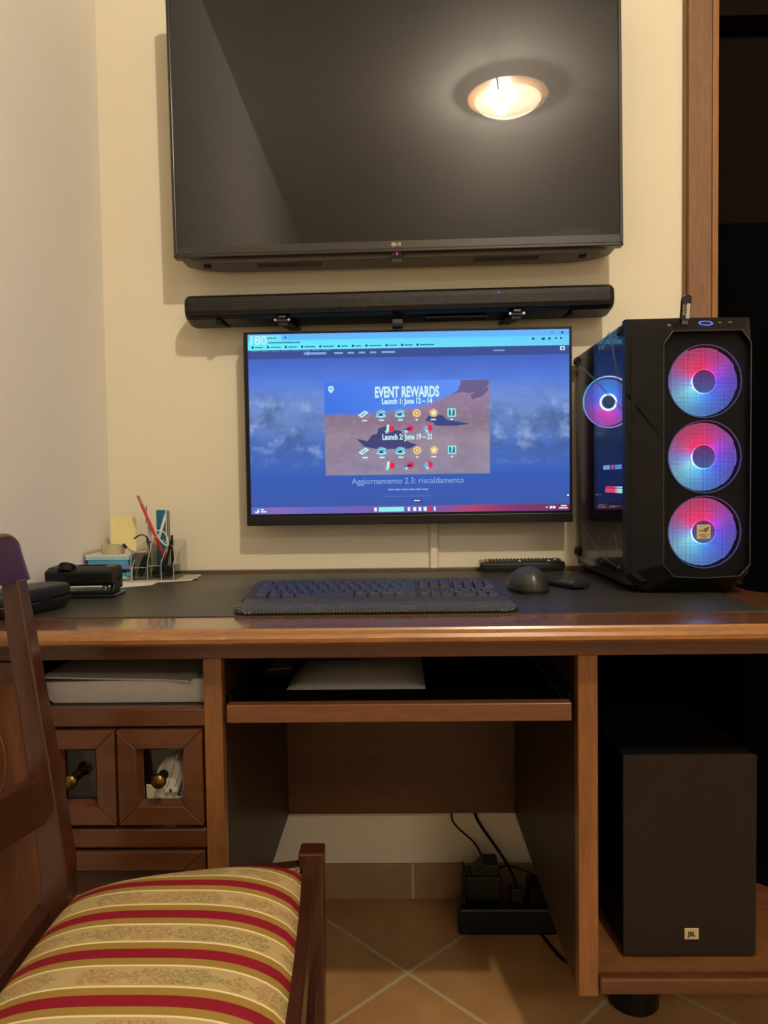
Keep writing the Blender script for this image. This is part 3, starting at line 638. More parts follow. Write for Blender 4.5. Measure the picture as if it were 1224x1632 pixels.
for i in range(n):
    j = (i+1) % n
    bm.faces.new((OV[i], OV[j], IV[j])); bm.faces.new((OV[i], IV[j], IV[i]))
    bm.faces.new((IV[i], IV[j], JV[j], JV[i])); bm.faces.new((OV[j], OV[i], KV[i], KV[j]))
m = N('faceted black bezel'); m.pbr(base=L(13, 13, 16), spec=.22, rough=.40, normal=m.bump(m.noise(m.coord(), 600, 2), .05)); M['bezel'] = m.m
fb = obj('front_bezel', bm, M['bezel'], T)
bm = nb()
for i in range(n):      # thin raised rim around the mesh opening
    j = (i+1) % n
    tube(bm, [(inner[i][0], IY-.0005, inner[i][1]), (inner[j][0], IY-.0005, inner[j][1])], .0011, 6)
obj('opening_rim', bm, plain('dark rim', (44, 43, 40), .4), fb)
bm = nb(); prism(bm, [(ox0+.002, 1.128), (ix0-.001, 1.108), (ix0-.001, 1.080)], 'y', IY+.0030, IY+.022)
# raised triangular facets of the left chamfer
F1 = nb(); vs = [F1.verts.new(p) for p in ((ox0, OY-.002, 1.150), (ix0-.002, IY-.002, 1.105), (ix0-.002, IY-.002, 1.065), (ox0+.004, OY+.003, 1.14))]
F1.faces.new(vs); obj('facet', F1, M['black_matte'], fb); bm.free()
# perforated mesh
m = N('fine front mesh'); c = m.n('TexCoord'); sp = m.n('SeparateXYZ'); m.l(c.outputs['Object'], sp.inputs[0])
hx = m.math('FRACT', m.math('DIVIDE', sp.outputs[0], .0021)); hz = m.math('FRACT', m.math('DIVIDE', sp.outputs[2], .0021))
hole = m.math('MULTIPLY', m.math('GREATER_THAN', hx, .17), m.math('GREATER_THAN', hz, .17))
trn = m.n('BsdfTransparent'); pb = m.n('BsdfPrincipled'); pb.inputs['Base Color'].default_value = L(20, 19, 22); pb.inputs['Roughness'].default_value = .5; pb.inputs['Specular IOR Level'].default_value = .2
mx = m.n('MixShader'); m.l(hole, mx.inputs[0]); m.l(pb.outputs[0], mx.inputs[1]); m.l(trn.outputs[0], mx.inputs[2]); m.l(mx.outputs[0], m.o.inputs[0])
bm = nb(); vs = [bm.verts.new((a, IY+.010, b)) for a, b in inner]; bm.faces.new(vs)
vs = [bm.verts.new((a, IY+.0106, b)) for a, b in inner]; bm.faces.new(vs)
obj('front_mesh', bm, m.m, T)
# fan support wall behind the mesh
bm = nb()
fz = (1.1660, 1.0325, .8985); fxc = .5445
def plate(bm, x0, x1, z0, z1, yc, cx, cz, r, seg=48):
    """rectangular plate with a round hole"""
    ring = []; out = []
    for k in range(seg):
        t_ = 2*PI*k/seg; c_, s_ = math.cos(t_), math.sin(t_); ring.append(bm.verts.new((cx+r*c_, yc, cz+r*s_)))
        sx = ((x1-cx) if c_ > 0 else (x0-cx))/c_ if abs(c_) > 1e-6 else 1e9; sz = ((z1-cz) if s_ > 0 else (z0-cz))/s_ if abs(s_) > 1e-6 else 1e9
        q = min(sx, sz); out.append(bm.verts.new((cx+q*c_, yc, cz+q*s_)))
    for k in range(seg):
        j = (k+1) % seg; bm.faces.new((ring[k], ring[j], out[j], out[k]))
zs = [iz1+.01, (fz[0]+fz[1])/2, (fz[1]+fz[2])/2, iz0-.01]
for k in range(3): plate(bm, PX0+.006, PX1-.006, zs[k+1], zs[k], -.402, fxc, fz[k], .0645)
obj('fan_wall', bm, M['black_matte'], T)
def fan_mats(tagn, stops, st):
    m = N('lit fan '+tagn); c = m.n('TexCoord'); sp = m.n('SeparateXYZ'); m.l(c.outputs['Object'], sp.inputs[0])
    an = m.math('DIVIDE', m.math('ADD', m.math('ARCTAN2', sp.outputs[2], sp.outputs[0]), PI), 2*PI)
    r_ = m.math('SQRT', m.math('ADD', m.math('POWER', sp.outputs[0], 2), m.math('POWER', sp.outputs[2], 2)))
    cc = m.ramp(an, [(p/360, s2l(q)) for p, q in stops])
    rf = m.ramp(m.math('DIVIDE', r_, .066), [(.30, (1,)*3+(1,)), (.42, (.85,)*3+(1,)), (.75, (.55,)*3+(1,)), (1.0, (.45,)*3+(1,))])
    cc = m.mix(m.math('MULTIPLY', m.math('SUBTRACT', m.math('DIVIDE', r_, .066), .35), .45), cc, L(150, 140, 200))
    e = m.n('Emission'); m.l(cc, e.inputs[0]); m.l(m.math('MULTIPLY', rf, st), e.inputs[1])
    m.l(e.outputs[0], m.o.inputs[0]); return m.m
st1 = [(0, (140, 150, 225)), (30, (140, 215, 240)), (60, (110, 200, 245)), (95, (80, 150, 240)), (140, (82, 105, 235)), (185, (118, 78, 230)), (215, (190, 70, 220)), (240, (220, 56, 150)), (275, (236, 46, 96)), (320, (230, 60, 110)), (345, (180, 110, 180)), (360, (140, 150, 225))]
LITF = fan_mats('front', st1, 1.95)
m = N('lit hub'); c = m.n('TexCoord'); sp = m.n('SeparateXYZ'); m.l(c.outputs['Object'], sp.inputs[0])
cc = m.ramp(m.math('ADD', m.math('DIVIDE', sp.outputs[2], .05), .5), [(.1, L(96, 130, 215)), (.6, L(120, 90, 180)), (.95, L(150, 60, 120))]); e = m.n('Emission'); m.l(cc, e.inputs[0]); e.inputs[1].default_value = .8; m.l(e.outputs[0], m.o.inputs[0]); HUB = m.m
def fan(cx, cy, cz, r, lit, hub, ring_mat, parent, nbl=9, hubr=.0205, ringw=.0018, name='fan'):
    """frame is the part (origin at its centre), blades, hub and light ring its sub-parts"""
    base = Vector(T['base'])
    def put(n_, bm, mt, par, sm=False):
        o = obj(n_, bm, mt, None, smooth=sm); o.parent = par
        if par is parent: o.location = Vector((cx, cy, cz))-base
        return o
    bm = nb(); lathe(bm, [(r-.0005, -.012), (r+.002, -.012), (r+.002, .013), (r-.0005, .013), (r-.0005, -.012)], (0, 0, 0), 'y', 56)
    fr = put(name, bm, M['black_matte'], parent)
    bm = nb(); nn = nbl
    for b_ in range(nn):
        a0 = 2*PI*b_/nn; rows = []
        for i in range(9):
            rr_ = hubr*1.02+(r-.0035-hubr)*i/8; sw = .45*i/8
            row = []
            for j in range(9):
                q = j/8; ang = a0+sw+q*(2*PI/nn)*1.35; row.append(bm.verts.new((rr_*math.cos(ang), -.004+.006*q, rr_*math.sin(ang))))
            rows.append(row)
        for A, B in zip(rows, rows[1:]):
            for j in range(8): bm.faces.new((A[j], A[j+1], B[j+1], B[j]))
    put('impeller', bm, lit, fr, True)
    bm = nb(); lathe(bm, [(.0005, -.0105), (hubr-.003, -.0100), (hubr, -.0075), (hubr, .008), (.0005, .009)], (0, 0, 0), 'y', 40); put('hub', bm, hub, fr, True)
    bm = nb(); lathe(bm, [(hubr, -.0085), (hubr+ringw, -.0088), (hubr+ringw, -.006), (hubr, -.006), (hubr, -.0085)], (0, 0, 0), 'y', 48); put('light_ring', bm, ring_mat, fr)
    return fr
RING = fan_mats('hub ring', [(0, (190, 230, 255)), (25, (200, 255, 250)), (60, (150, 235, 250)), (110, (90, 140, 240)), (180, (120, 80, 230)), (225, (220, 70, 170)), (300, (240, 60, 100)), (340, (210, 120, 190)), (360, (190, 230, 255))], 2.6)
m = N('lit fan rim'); c = m.n('TexCoord'); sp = m.n('SeparateXYZ'); m.l(c.outputs['Object'], sp.inputs[0])
RIM = fan_mats('outer rim', [(0, (120, 140, 220)), (90, (90, 130, 225)), (180, (130, 90, 210)), (270, (190, 80, 130)), (360, (120, 140, 220))], 1.1)
for k in range(3):
    fr = fan(fxc, -.392, fz[k], .0640, LITF, HUB, RING, T)
    bm = nb(); lathe(bm, [(.0632, -.0122), (.0650, -.0128), (.0650, -.0115), (.0632, -.011), (.0632, -.0122)], (0, 0, 0), 'y', 56); o = obj('rim_light', bm, RIM); o.parent = fr
# badge hung on the lowest fan
bm = nb(); box(bm, .5250, .5500, IY+.0045, IY+.0065, .8870, .9125); bd = obj('badge', bm, M['silver_badge'], T, bev=.001)
bm = nb()
def bl(pts, y0=IY+.0040, y1=IY+.0046): prism(bm, [(.5375+a*.0092, .9030+b*.0092) for a, b in pts], 'y', y0, y1)
bl([(-1, .15), (-.6, -.02), (-.25, -.1), (-.05, -.35), (-.35, -.2), (-.7, -.12)])
bl([(-.3, -.22), (.1, .25), (.95, .62), (.8, .1), (.35, -.38), (-.05, -.3), (.3, -.22), (.62, .1), (.72, .42), (.2, .12)])
bl([(.25, .05), (.55, .08), (.3, -.15), (.15, -.12)])
obj('badge_emblem', bm, M['black_matte'], bd)
text('badge_lettering', 'REPUBLIC OF', .0026, (.5375, IY+.0042, .8945), M['black_matte'], bd, ext=.0001, sx=1.1)
text('badge_lettering', 'GAMERS', .0026, (.5375, IY+.0042, .8910), M['black_matte'], bd, ext=.0001, sx=1.1)
# ports and power button on the sloped top facet
def facet_pt(x, s):     # s 0 at outer top edge, 1 at the opening
    return Vector((x, OY+(IY-OY)*s-.0006, oz1+(iz1-oz1)*s))
bm = nb(); c0 = facet_pt(.5440, .45); nrm = Vector((0, -(oz1-iz1), (OY-IY))).normalized(); tx = Vector((1, 0, 0)); ty = nrm.cross(tx)
def ell(bm, c, a, b, a2, b2, h, seg=32):
    A, B = [], []
    for k in range(seg):
        t_ = 2*PI*k/seg; A.append(bm.verts.new(c+tx*a*math.cos(t_)+ty*b*math.sin(t_)+nrm*h)); B.append(bm.verts.new(c+tx*a2*math.cos(t_)+ty*b2*math.sin(t_)+nrm*h))
    for k in range(seg): bm.faces.new((A[k], A[(k+1) % seg], B[(k+1) % seg], B[k]))
ell(bm, c0, .0125, .0078, .0098, .0055, .0008); obj('power_ring', bm, glow('power ring', (110, 130, 255), 1.5), T)
bm = nb(); ell(bm, c0, .0098, .0055, .0001, .0001, .0010); obj('power_button', bm, plain('navy button', (22, 24, 60), .4), T)
for x_, s_, a_, b_, mt in ((.4790, .55, .0035, .0035, 'metal'), (.4920, .45, .0075, .0022, 'black_matte'), (.5690, .42, .0035, .0025, 'metal'), (.5870, .42, .0038, .0025, 'metal')):
    bm = nb(); ell(bm, facet_pt(x_, s_), a_, b_, .0001, .0001, .0009, 16); obj('port', bm, M[mt], T)
# glass side with etched lines and fixing screws
bm = nb(); prism(bm, [(PY0+.050, PZ0+.018), (PY1-.004, PZ0+.024), (PY1-.004, PZ1-.006), (PY0+.050, PZ1-.003)], 'x', PX0, PX0+.0035); gp = obj('glass_panel', bm, M['glass'], T)
gx = PX0-.0006
e1 = glow('x', (1, 1, 1)) if False else plain('etched glass line', (150, 154, 170), .3, metal=.6)
for a, b in (((-.286, 1.278), (-.180, 1.240)), ((-.289, 1.276), (-.372, 1.130)), ((-.293, 1.276), (-.371, 1.15)), ((-.030, 1.262), (-.370, 1.120)), ((-.040, 1.262), (-.3705, 1.124)), ((-.020, .915), (-.235, .838)), ((-.300, .868), (-.215, .822)), ((-.320, .892), (-.345, .862)), ((-.190, .845), (-.350, .828)), ((-.018, 1.24), (-.070, 1.262))):
    A = Vector((gx, max(a[0], PY0+.054), a[1])); B = Vector((gx, max(b[0], PY0+.054), b[1]))
    bm = nb(); cyl(bm, A, B, .0006, seg=5); obj('etched_line', bm, e1, gp)
for y_, z_ in ((-.362, 1.262), (-.030, 1.262), (-.362, .83), (-.030, .83)):
    bm = nb(); cyl(bm, (PX0-.008, y_, z_), (PX0+.004, y_, z_), .006, seg=20); box(bm, PX0-.004, PX0+.002, y_-.012, y_+.012, z_-.010, z_+.010); obj('thumb_screw', bm, M['black'], T, bev=.001)
for x_ in (PX0+.02, PX1-.05):
    for y_ in (PY0+.06, PY1-.05):
        bm = nb(); box(bm, x_, x_+.03, y_, y_+.035, HD+.0002, BZ+.001); obj('foot', bm, M['black_matte'], T, bev=.002)
# inside: board, graphics card, cooler, rear fan, lower shroud
M['board'] = None
m = N('motherboard'); v = m.coord(); a = m.noise(m.coord((1, 1, 1)), 60, 3); m.pbr(base=m.mix(a, L(18, 20, 30), L(50, 54, 70)), rough=.5); M['board'] = m.m
bm = nb(); box(bm, PX1-.016, PX1-.012, -.30, -.03, .92, 1.24)
for k in range(14):
    y_, z_ = random.uniform(-.29, -.05), random.uniform(.93, 1.22); box(bm, PX1-.024, PX1-.016, y_, y_+random.uniform(.01, .04), z_, z_+random.uniform(.008, .03))
obj('motherboard', bm, M['board'], T)
bm = nb(); box(bm, PX0+.012, PX1-.008, -.365, -.02, BZ+.02, .905); obj('lower_shroud', bm, M['black'], T, bev=.002)
bm = nb(); box(bm, .455, PX1-.02, -.285, -.03, .985, 1.030); gc = obj('graphics_card', bm, M['black'], T, bev=.004)
text('lettering', 'RADEON', .0125, (.4545, -.105, 1.020), glow('card lettering blue', (150, 190, 255), 1.3), gc, rot=(PI/2, 0, -PI/2), ext=.0004, off=.0004, sx=.95)
text('lettering', 'RX', .0125, (.4545, -.150, 1.020), glow('card lettering red', (230, 90, 170), 1.3), gc, rot=(PI/2, 0, -PI/2), ext=.0004, off=.0004, sx=.95)
bm = nb(); box(bm, .4540, .4545, -.215, -.168, 1.0155, 1.0245); obj('lit_bar', bm, glow('card bar blue', (120, 160, 240), 1.2), gc)
m = N('card light strip'); c = m.n('TexCoord'); sp = m.n('SeparateXYZ'); m.l(c.outputs['Generated'], sp.inputs[0])
cc = m.ramp(sp.outputs[1], [(.45, L(170, 250, 235)), (.62, L(255, 60, 90))]); e = m.n('Emission'); m.l(cc, e.inputs[0]); e.inputs[1].default_value = 1.5; m.l(e.outputs[0], m.o.inputs[0])
bm = nb(); box(bm, .4530, .4560, -.285, -.100, .966, .975); box(bm, .4530, .4560, -.25, -.105, .9765, .9795); obj('light_strip', bm, m.m, gc)
bm = nb(); box(bm, .50, .58, -.21, -.08, 1.08, 1.22); obj('cpu_cooler', bm, M['greybl'], T, bev=.003)
for k in range(4):
    bm = nb(); box(bm, .55, PX1-.016, -.255+k*.010, -.250+k*.010, 1.08, 1.20); o = obj('memory_stick', bm, M['black_matte'], T)
    bm = nb(); box(bm, .545, .55, -.255+k*.010, -.250+k*.010, 1.08, 1.20); obj('light_bar', bm, glow('memory light', (150, 100, 255), 1.0), o)
st2 = [(0, (110, 100, 225)), (60, (220, 60, 190)), (100, (245, 60, 200)), (150, (140, 80, 220)), (200, (70, 110, 235)), (270, (60, 150, 245)), (320, (90, 110, 235)), (360, (110, 100, 225))]
LIT2 = fan_mats('rear', st2, 1.7)
m = N('white blue glow'); GW = glow('white hub ring', (226, 246, 255), 2.2)
rf = fan(.4745, -.042, 1.1680, .0560, LIT2, plain('dark blue hub', (40, 42, 110), .5), GW, T, hubr=.0150, ringw=.0045, name='fan')
RIM2 = fan_mats('rear rim', [(0, (60, 220, 250)), (60, (150, 130, 250)), (110, (200, 150, 255)), (150, (60, 220, 220)), (200, (200, 240, 255)), (270, (230, 250, 255)), (310, (80, 220, 255)), (360, (60, 220, 250))], 2.6)
bm = nb(); lathe(bm, [(.0555, -.0126), (.0585, -.0130), (.0585, -.011), (.0555, -.011), (.0555, -.0126)], (0, 0, 0), 'y', 56); o = obj('rim_light', bm, RIM2); o.parent = rf
bm = nb(); cyl(bm, (.55, -.16, PZ1-.030), (.55, -.16, PZ1-.018), .055, seg=40); obj('top_fan', bm, LITF, T)

# usb stick standing in the top port
t = thing('usb_drive', 'black usb stick with silver label plugged into the tower top', 'usb drive', (.5075, -.404, 1.268), (0, .10, 0))
bm = nb(); prism(bm, [(-.0075, .004), (.0075, .004), (.0085, .04), (.0082, .046), (.004, .050), (-.004, .050), (-.0082, .046), (-.0085, .04)], 'y', -.0045, .0045); obj('cap', bm, M['black_gloss'], t, bev=.0015, shift=False)
bm = nb(); box(bm, -.0055, .0055, -.0035, .0035, -.012, .006); obj('plug', bm, M['dmetal'], t, shift=False)
bm = nb(); box(bm, .0005, .0062, -.0050, -.0044, .008, .034); obj('label_sticker', bm, M['paper_grey'], t, shift=False)
text('lettering', 'DVTZ', .0075, (-.0030, -.0050, .022), M['silver_badge'], t, rot=(PI/2, -PI/2, 0), ext=.0001, shift=False)

# ------------------------------------------------------------------ keyboard
K = thing('keyboard', 'wide black computer keyboard with dotted palm rest lying on the desk', 'keyboard', (-.0395, -.5765, HD), (0, 0, .0))
KW = .2285; KD = .2165
def kz(y): return .0125+.0145*max(0, (y-.072))/(KD-.072)
def hw(y, r=.028):
    q = KW
    if y < r: q -= r-math.sqrt(max(0, r*r-(r-y)**2))
    q -= .004*(y/KD) if y > .07 else 0
    if y > KD-.02: q -= .02-math.sqrt(max(0, .0004-(y-(KD-.02))**2))
    return q
def field(ys, zt, zb, nx=40):
    bm = nb(); top = []; bot = []
    for y_ in ys:
        h_ = hw(y_); top.append([bm.verts.new((-h_+2*h_*k/nx, y_, zt(y_, -h_+2*h_*k/nx, h_))) for k in range(nx+1)])
        bot.append([bm.verts.new((-h_+2*h_*k/nx, y_, zb)) for k in range(nx+1)])
    for G_, fl in ((top, 0), (bot, 1)):
        for A, B in zip(G_, G_[1:]):
            for k in range(nx): bm.faces.new((A[k], A[k+1], B[k+1], B[k]))
    for A, B in ((top[0], bot[0]), (top[-1], bot[-1])):
        for k in range(nx): bm.faces.new((A[k], A[k+1], B[k+1], B[k]))
    for s in (0, -1):
        for k in range(len(ys)-1): bm.faces.new((top[k][s], top[k+1][s], bot[k+1][s], bot[k][s]))
    return bm
m = N('dotted palm rest'); c = m.n('TexCoord'); mp = m.n('Mapping'); m.l(c.outputs['Object'], mp.inputs[0])
vo = m.n('TexVoronoi'); vo.inputs['Scale'].default_value = 1; vo.inputs['Randomness'].default_value = 0
sp = m.n('SeparateXYZ'); m.l(c.outputs['Object'], sp.inputs[0])
px_ = m.math('DIVIDE', sp.outputs[0], .0058); py_ = m.math('DIVIDE', sp.outputs[1], .0050)
h1 = m.math('SINE', m.math('MULTIPLY', m.math('ADD', px_, py_), PI)); h2 = m.math('SINE', m.math('MULTIPLY', m.math('SUBTRACT', px_, py_), PI))
hh = m.math('ABSOLUTE', m.math('MULTIPLY', h1, h2))
m.pbr(base=m.mix(hh, L(20, 22, 27), L(62, 66, 78)), rough=.36, spec=1.0, normal=m.bump(hh, .9, .0016)); PALM = m.m
ys = [.0001, .0015, .004, .008, .013, .02, .03, .045, .06, .070, .074]
def ztop(y_, x_, h_):
    e = min(1, (h_-abs(x_))/.012+.15); return (.0045+.0105*min(1, (y_/.02))**.5+.001*math.sin(min(1, y_/.074)*PI))*min(1, .45+.55*e)
bm = field(ys, ztop, .0012); obj('palm_rest', bm, PALM, K, shift=False, smooth=True)
ys = [.074, .078, .10, .13, .16, .19, KD-.02, KD-.012, KD-.005, KD-.001, KD-.0001]
def ztop2(y_, x_, h_): return kz(y_)*(1 if y_ < KD-.004 else .8)
bm = field(ys, ztop2, .0012); obj('base', bm, M['greybl'], K, shift=False)
for x_ in (-.19, .18):
    bm = nb(); box(bm, x_, x_+.02, .19, .20, .0001, .003); box(bm, x_, x_+.02, .01, .02, .0001, .003); obj('foot', bm, M['black_matte'], K, shift=False)
u_ = .01835; y0k = .0800; rowp = .0202; xk = -.2075
rows = [  # front to back, in key units
    [1.25, 1.25, 1.25, 5.5, 1.25, 1.25, 1.25, 1.5, .25, 1, 1, 1, .25, 2, 1, 1],
    [1.25, 1, 1, 1, 1, 1, 1, 1, 1, 1, 1, 1, 2.25, -1.25, 1, -1.25, 1, 1, 1, 1],
    [1.75, 1, 1, 1, 1, 1, 1, 1, 1, 1, 1, 1, 2.25, -3.5, 1, 1, 1, -1],
    [1.5, 1, 1, 1, 1, 1, 1, 1, 1, 1, 1, 1, 1, 1.5, -.25, 1, 1, 1, -.25, 1, 1, 1, 1],
    [1]*13+[2, -.25, 1, 1, 1, -.25, 1, 1, 1, 1]]
rows[0] = [1.25, 1.25, 1.25, 5.5, 1.25, 1.25, 1.25, 2, -.25, 1, 1, 1, -.25, 2, 1, 1]
def keycap(bm, x0, x1, y0, y1, z0, z1):
    i = .0014; a = [(x0, y0), (x1, y0), (x1, y1), (x0, y1)]; b = [(x0+i, y0+i), (x1-i, y0+i), (x1-i, y1-i*.6), (x0+i, y1-i*.6)]
    sl = (kz(y1)-kz(y0))
    A = [bm.verts.new((p[0], p[1], z0+(sl if k > 1 else 0))) for k, p in enumerate(a)]; B = [bm.verts.new((p[0], p[1], z1+(sl if k > 1 else 0))) for k, p in enumerate(b)]
    bm.faces.new(A[::-1]); bm.faces.new(B)
    for k in range(4): bm.faces.new((A[k], A[(k+1) % 4], B[(k+1) % 4], B[k]))
KEYM = plain('key plastic', (38, 40, 46), .36, spec=.7); KLEG = plain('key legend', (150, 150, 150), .6)
lg = nb()
for r_, row in enumerate(rows):
    xx = xk; y_ = y0k+r_*rowp
    for w_ in row:
        if w_ > 0:
            bm = nb(); keycap(bm, xx+.0007, xx+w_*u_-.0007, y_+.0006, y_+rowp-.0012, kz(y_)-.002, kz(y_)+.0052)
            o = obj('key', bm, KEYM, K, shift=False)
            if w_ < 3:
                q = kz(y_+.010)+.0054; x_ = xx+.0045; n_ = 1 if w_ == 1 else 2
                for j in range(n_+(1 if r_ == 0 else 0)):
                    vs = [lg.verts.new((x_+j*.003+dx, y_+.0105+dy, q+dy*.1)) for dx, dy in ((0, 0), (.002, 0), (.002, .003), (0, .003))]; lg.faces.new(vs)
            xx += w_*u_
        else: xx += -w_*u_
obj('key_legends', lg, KLEG, K, shift=False)
bm = nb(); xx = xk; y_ = y0k+5*rowp+.003
for k in range(20):
    if k in (1, 5, 9): xx += .006
    if k in (13, 16): xx += .0046
    keycap(bm, xx+.0007, xx+u_*.98-.0007, y_, y_+.0135, kz(y_)-.002, kz(y_)+.0045); xx += u_*.985
o = obj('function_keys', bm, KEYM, K, shift=False); o['kind'] = 'stuff'

# ------------------------------------------------------------------ mouse
t = thing('computer_mouse', 'black wireless computer mouse right of the keyboard', 'mouse', (.240, -.345, HD), (0, 0, .12))
def mouse_mesh(z0, z1, sc=1.0):
    """stack of egg-shaped outlines"""
    bm = nb(); secs = []
    for k in range(13):
        s = k/12; zz = z0+(z1-z0)*s**.92; q = math.sqrt(max(.0004, 1-(s)**1.7))*sc
        sec = []
        for j in range(36):
            a_ = 2*PI*j/36; xx = .0385*math.cos(a_)*(1+.08*math.sin(a_))*q; yy = .054*math.sin(a_)*(q**.85)+.0-.006*s
            sec.append((xx, yy, zz*(1-.10*(yy/.054)) if s > .2 else zz))
        secs.append(sec)
    loft(bm, secs); return bm
bm = mouse_mesh(.003, .0455); obj('body', bm, plain('graphite mouse', (46, 44, 42), .35), t, shift=False, smooth=True)
bm = nb(); secs = []
for k in range(3):
    secs.append([(.0375*math.cos(2*PI*j/36), .053*math.sin(2*PI*j/36), .0005+.0025*k/2) for j in range(36)])
loft(bm, secs); obj('base', bm, M['black_gloss'], t, shift=False)
bm = nb(); rows_ = []
for i in range(13):
    row = []
    for j in range(9):
        s = -.062+.088*i/12; tq = (j/8-.5)
        row.append(None)
    rows_.append(row)
bm.free()
bm = mouse_mesh(.0045, .0468, .985)
geom = [v_ for v_ in bm.verts if v_.co.z < .027]
bmesh.ops.delete(bm, geom=geom, context='VERTS'); obj('top_shell', bm, plain('slate mouse buttons', (54, 56, 62), .28), t, shift=False, smooth=True)
bm = nb(); cyl(bm, (-.003, .030, .036), (.003, .030, .036), .008, seg=20); obj('scroll_wheel', bm, M['black_matte'], t, shift=False)

# ------------------------------------------------------------------ remotes
t = thing('remote_control', 'long black television remote with rows of buttons, lying against the wall behind the mouse', 'remote control', (.277, -.045, HD+.0022), (math.radians(5), -.004, 0))
bm = nb(); box(bm, -.096, .096, -.022, .022, .0055, .0225); obj('body', bm, M['black_gloss'], t, bev=.005, shift=False, seg=3)
bm = nb(); box(bm, -.09, .092, -.0215, -.0205, .0, .0075); obj('lower_shell', bm, M['black'], t, shift=False)
for k in range(21):
    for j in range(3):
        x_ = -.082+k*.0082; y_ = -.014+j*.011
        mt = 'pink' if k == 0 else ('white_pl' if (k in (9, 17) and j == 0) or (k == 19 and j == 1) else 'greybl')
        bm = nb(); box(bm, x_, x_+.0055, y_, y_+.006, .0222, .0248); obj('button', bm, M[mt], t, bev=.0012, shift=False)
t = thing('remote_control', 'small slim black remote lying between the mouse and the tower', 'remote control', (.312, -.285, HD), (0, 0, .50))
bm = nb(); prism(bm, [(-.019, -.066), (.019, -.066), (.020, -.055), (.020, .06), (.014, .068), (-.014, .068), (-.020, .06), (-.020, -.055)], 'z', .004, .0115); obj('body', bm, plain('blue black plastic', (30, 30, 36), .3), t, bev=.002, shift=False)
bm = nb(); prism(bm, [(-.015, -.055), (.015, -.055), (.015, .055), (-.015, .055)], 'z', .0002, .005); obj('lower_shell', bm, M['black_gloss'], t, shift=False, bev=.002)
for k in range(4):
    for j in range(2):
        bm = nb(); cyl(bm, (-.008+.016*j, .010+k*.012, .0115), (-.008+.016*j, .010+k*.012, .0130), .0035, seg=14); obj('button', bm, M['dmetal'], t, shift=False)
text('lettering', 'JBL', .008, (0, -.035, .0117), M['silver_badge'], t, rot=(0, 0, 0), ext=.0001, shift=False)

# ------------------------------------------------------------------ hole punch and glasses case
t = thing('hole_punch', 'black two-hole paper punch standing on the desk before the paper tray', 'hole punch', (-.597, -.345, HD), (0, 0, .03))
bm = nb(); prism(bm, [(-.066, -.040), (.058, -.040), (.066, -.030), (.066, .030), (-.066, .030)], 'z', .0003, .0065); obj('base', bm, M['black_gloss'], t, bev=.002, shift=False)
bm = nb(); prism(bm, [(-.060, -.030), (.056, -.030), (.056, .026), (-.060, .026)], 'z', .0065, .0125); obj('die_plate', bm, M['black'], t, bev=.0012, shift=False)
bm = nb(); prism(bm, [(-.036, .026), (-.038, .050), (-.020, .0565), (.014, .0575), (.026, .052), (.028, .028), (.010, .022), (-.028, .022)], 'x', -.062, .062); lv = obj('lever', bm, M['black'], t, bev=.004, shift=False, seg=3)
bm = nb(); cyl(bm, (-.024, -.030, .047), (-.024, -.022, .0605), .0155, .0150, 32); obj('thumb_disc', bm, M['black_matte'], lv, shift=False, bev=.001)
bm = nb(); box(bm, -.010, .040, -.004, .001, .0572, .0584); obj('lever_slot', bm, M['black_matte'], lv, shift=False)
for x_ in (-.040, .044):
    bm = nb(); cyl(bm, (x_, -.018, .0125), (x_, -.018, .030), .0042, seg=18); cyl(bm, (x_, -.018, .017), (x_, -.018, .0195), .0062, seg=18); obj('punch_pin', bm, M['metal'], t, shift=False)
for x_ in (-.062, .054):
    bm = nb(); prism(bm, [(-.026, .0125), (.024, .0125), (.022, .036), (.004, .040), (-.014, .030)], 'x', x_, x_+.008); obj('side_bracket', bm, M['black'], t, bev=.0015, shift=False)
t = thing('glasses_case', 'black leatherette glasses case lying on the desk behind the chair post', 'case', (-.620, -.520, HD), (0, 0, 1.28))
def pill(bm, z0, z1, a, b, top, n=40, e=3.0):
    secs = []
    for k in range(7):
        s = k/6
        q = (1-.20*s**3) if top else (.84+.16*math.sin(s*PI/2))
        zz = z0+(z1-z0)*(math.sin(s*PI/2) if top else s)
        sec = []
        for j in range(n):
            t_ = 2*PI*j/n; c_, s_ = math.cos(t_), math.sin(t_)
            sec.append((a*q*math.copysign(abs(c_)**(2/e), c_), b*q*math.copysign(abs(s_)**(2/e), s_), zz))
        secs.append(sec)
    loft(bm, secs)
LEATH = plain('black leatherette', (26, 24, 26), .42)
bm = nb(); pill(bm, .0005, .020, .082, .037, False); obj('lower_shell', bm, LEATH, t, shift=False, smooth=True)
bm = nb(); pill(bm, .0205, .042, .082, .037, True); obj('lid', bm, LEATH, t, shift=False, smooth=True)
bm = nb(); box(bm, -.012, .012, -.038, -.0355, .016, .0245); obj('clasp', bm, M['dmetal'], t, shift=False)

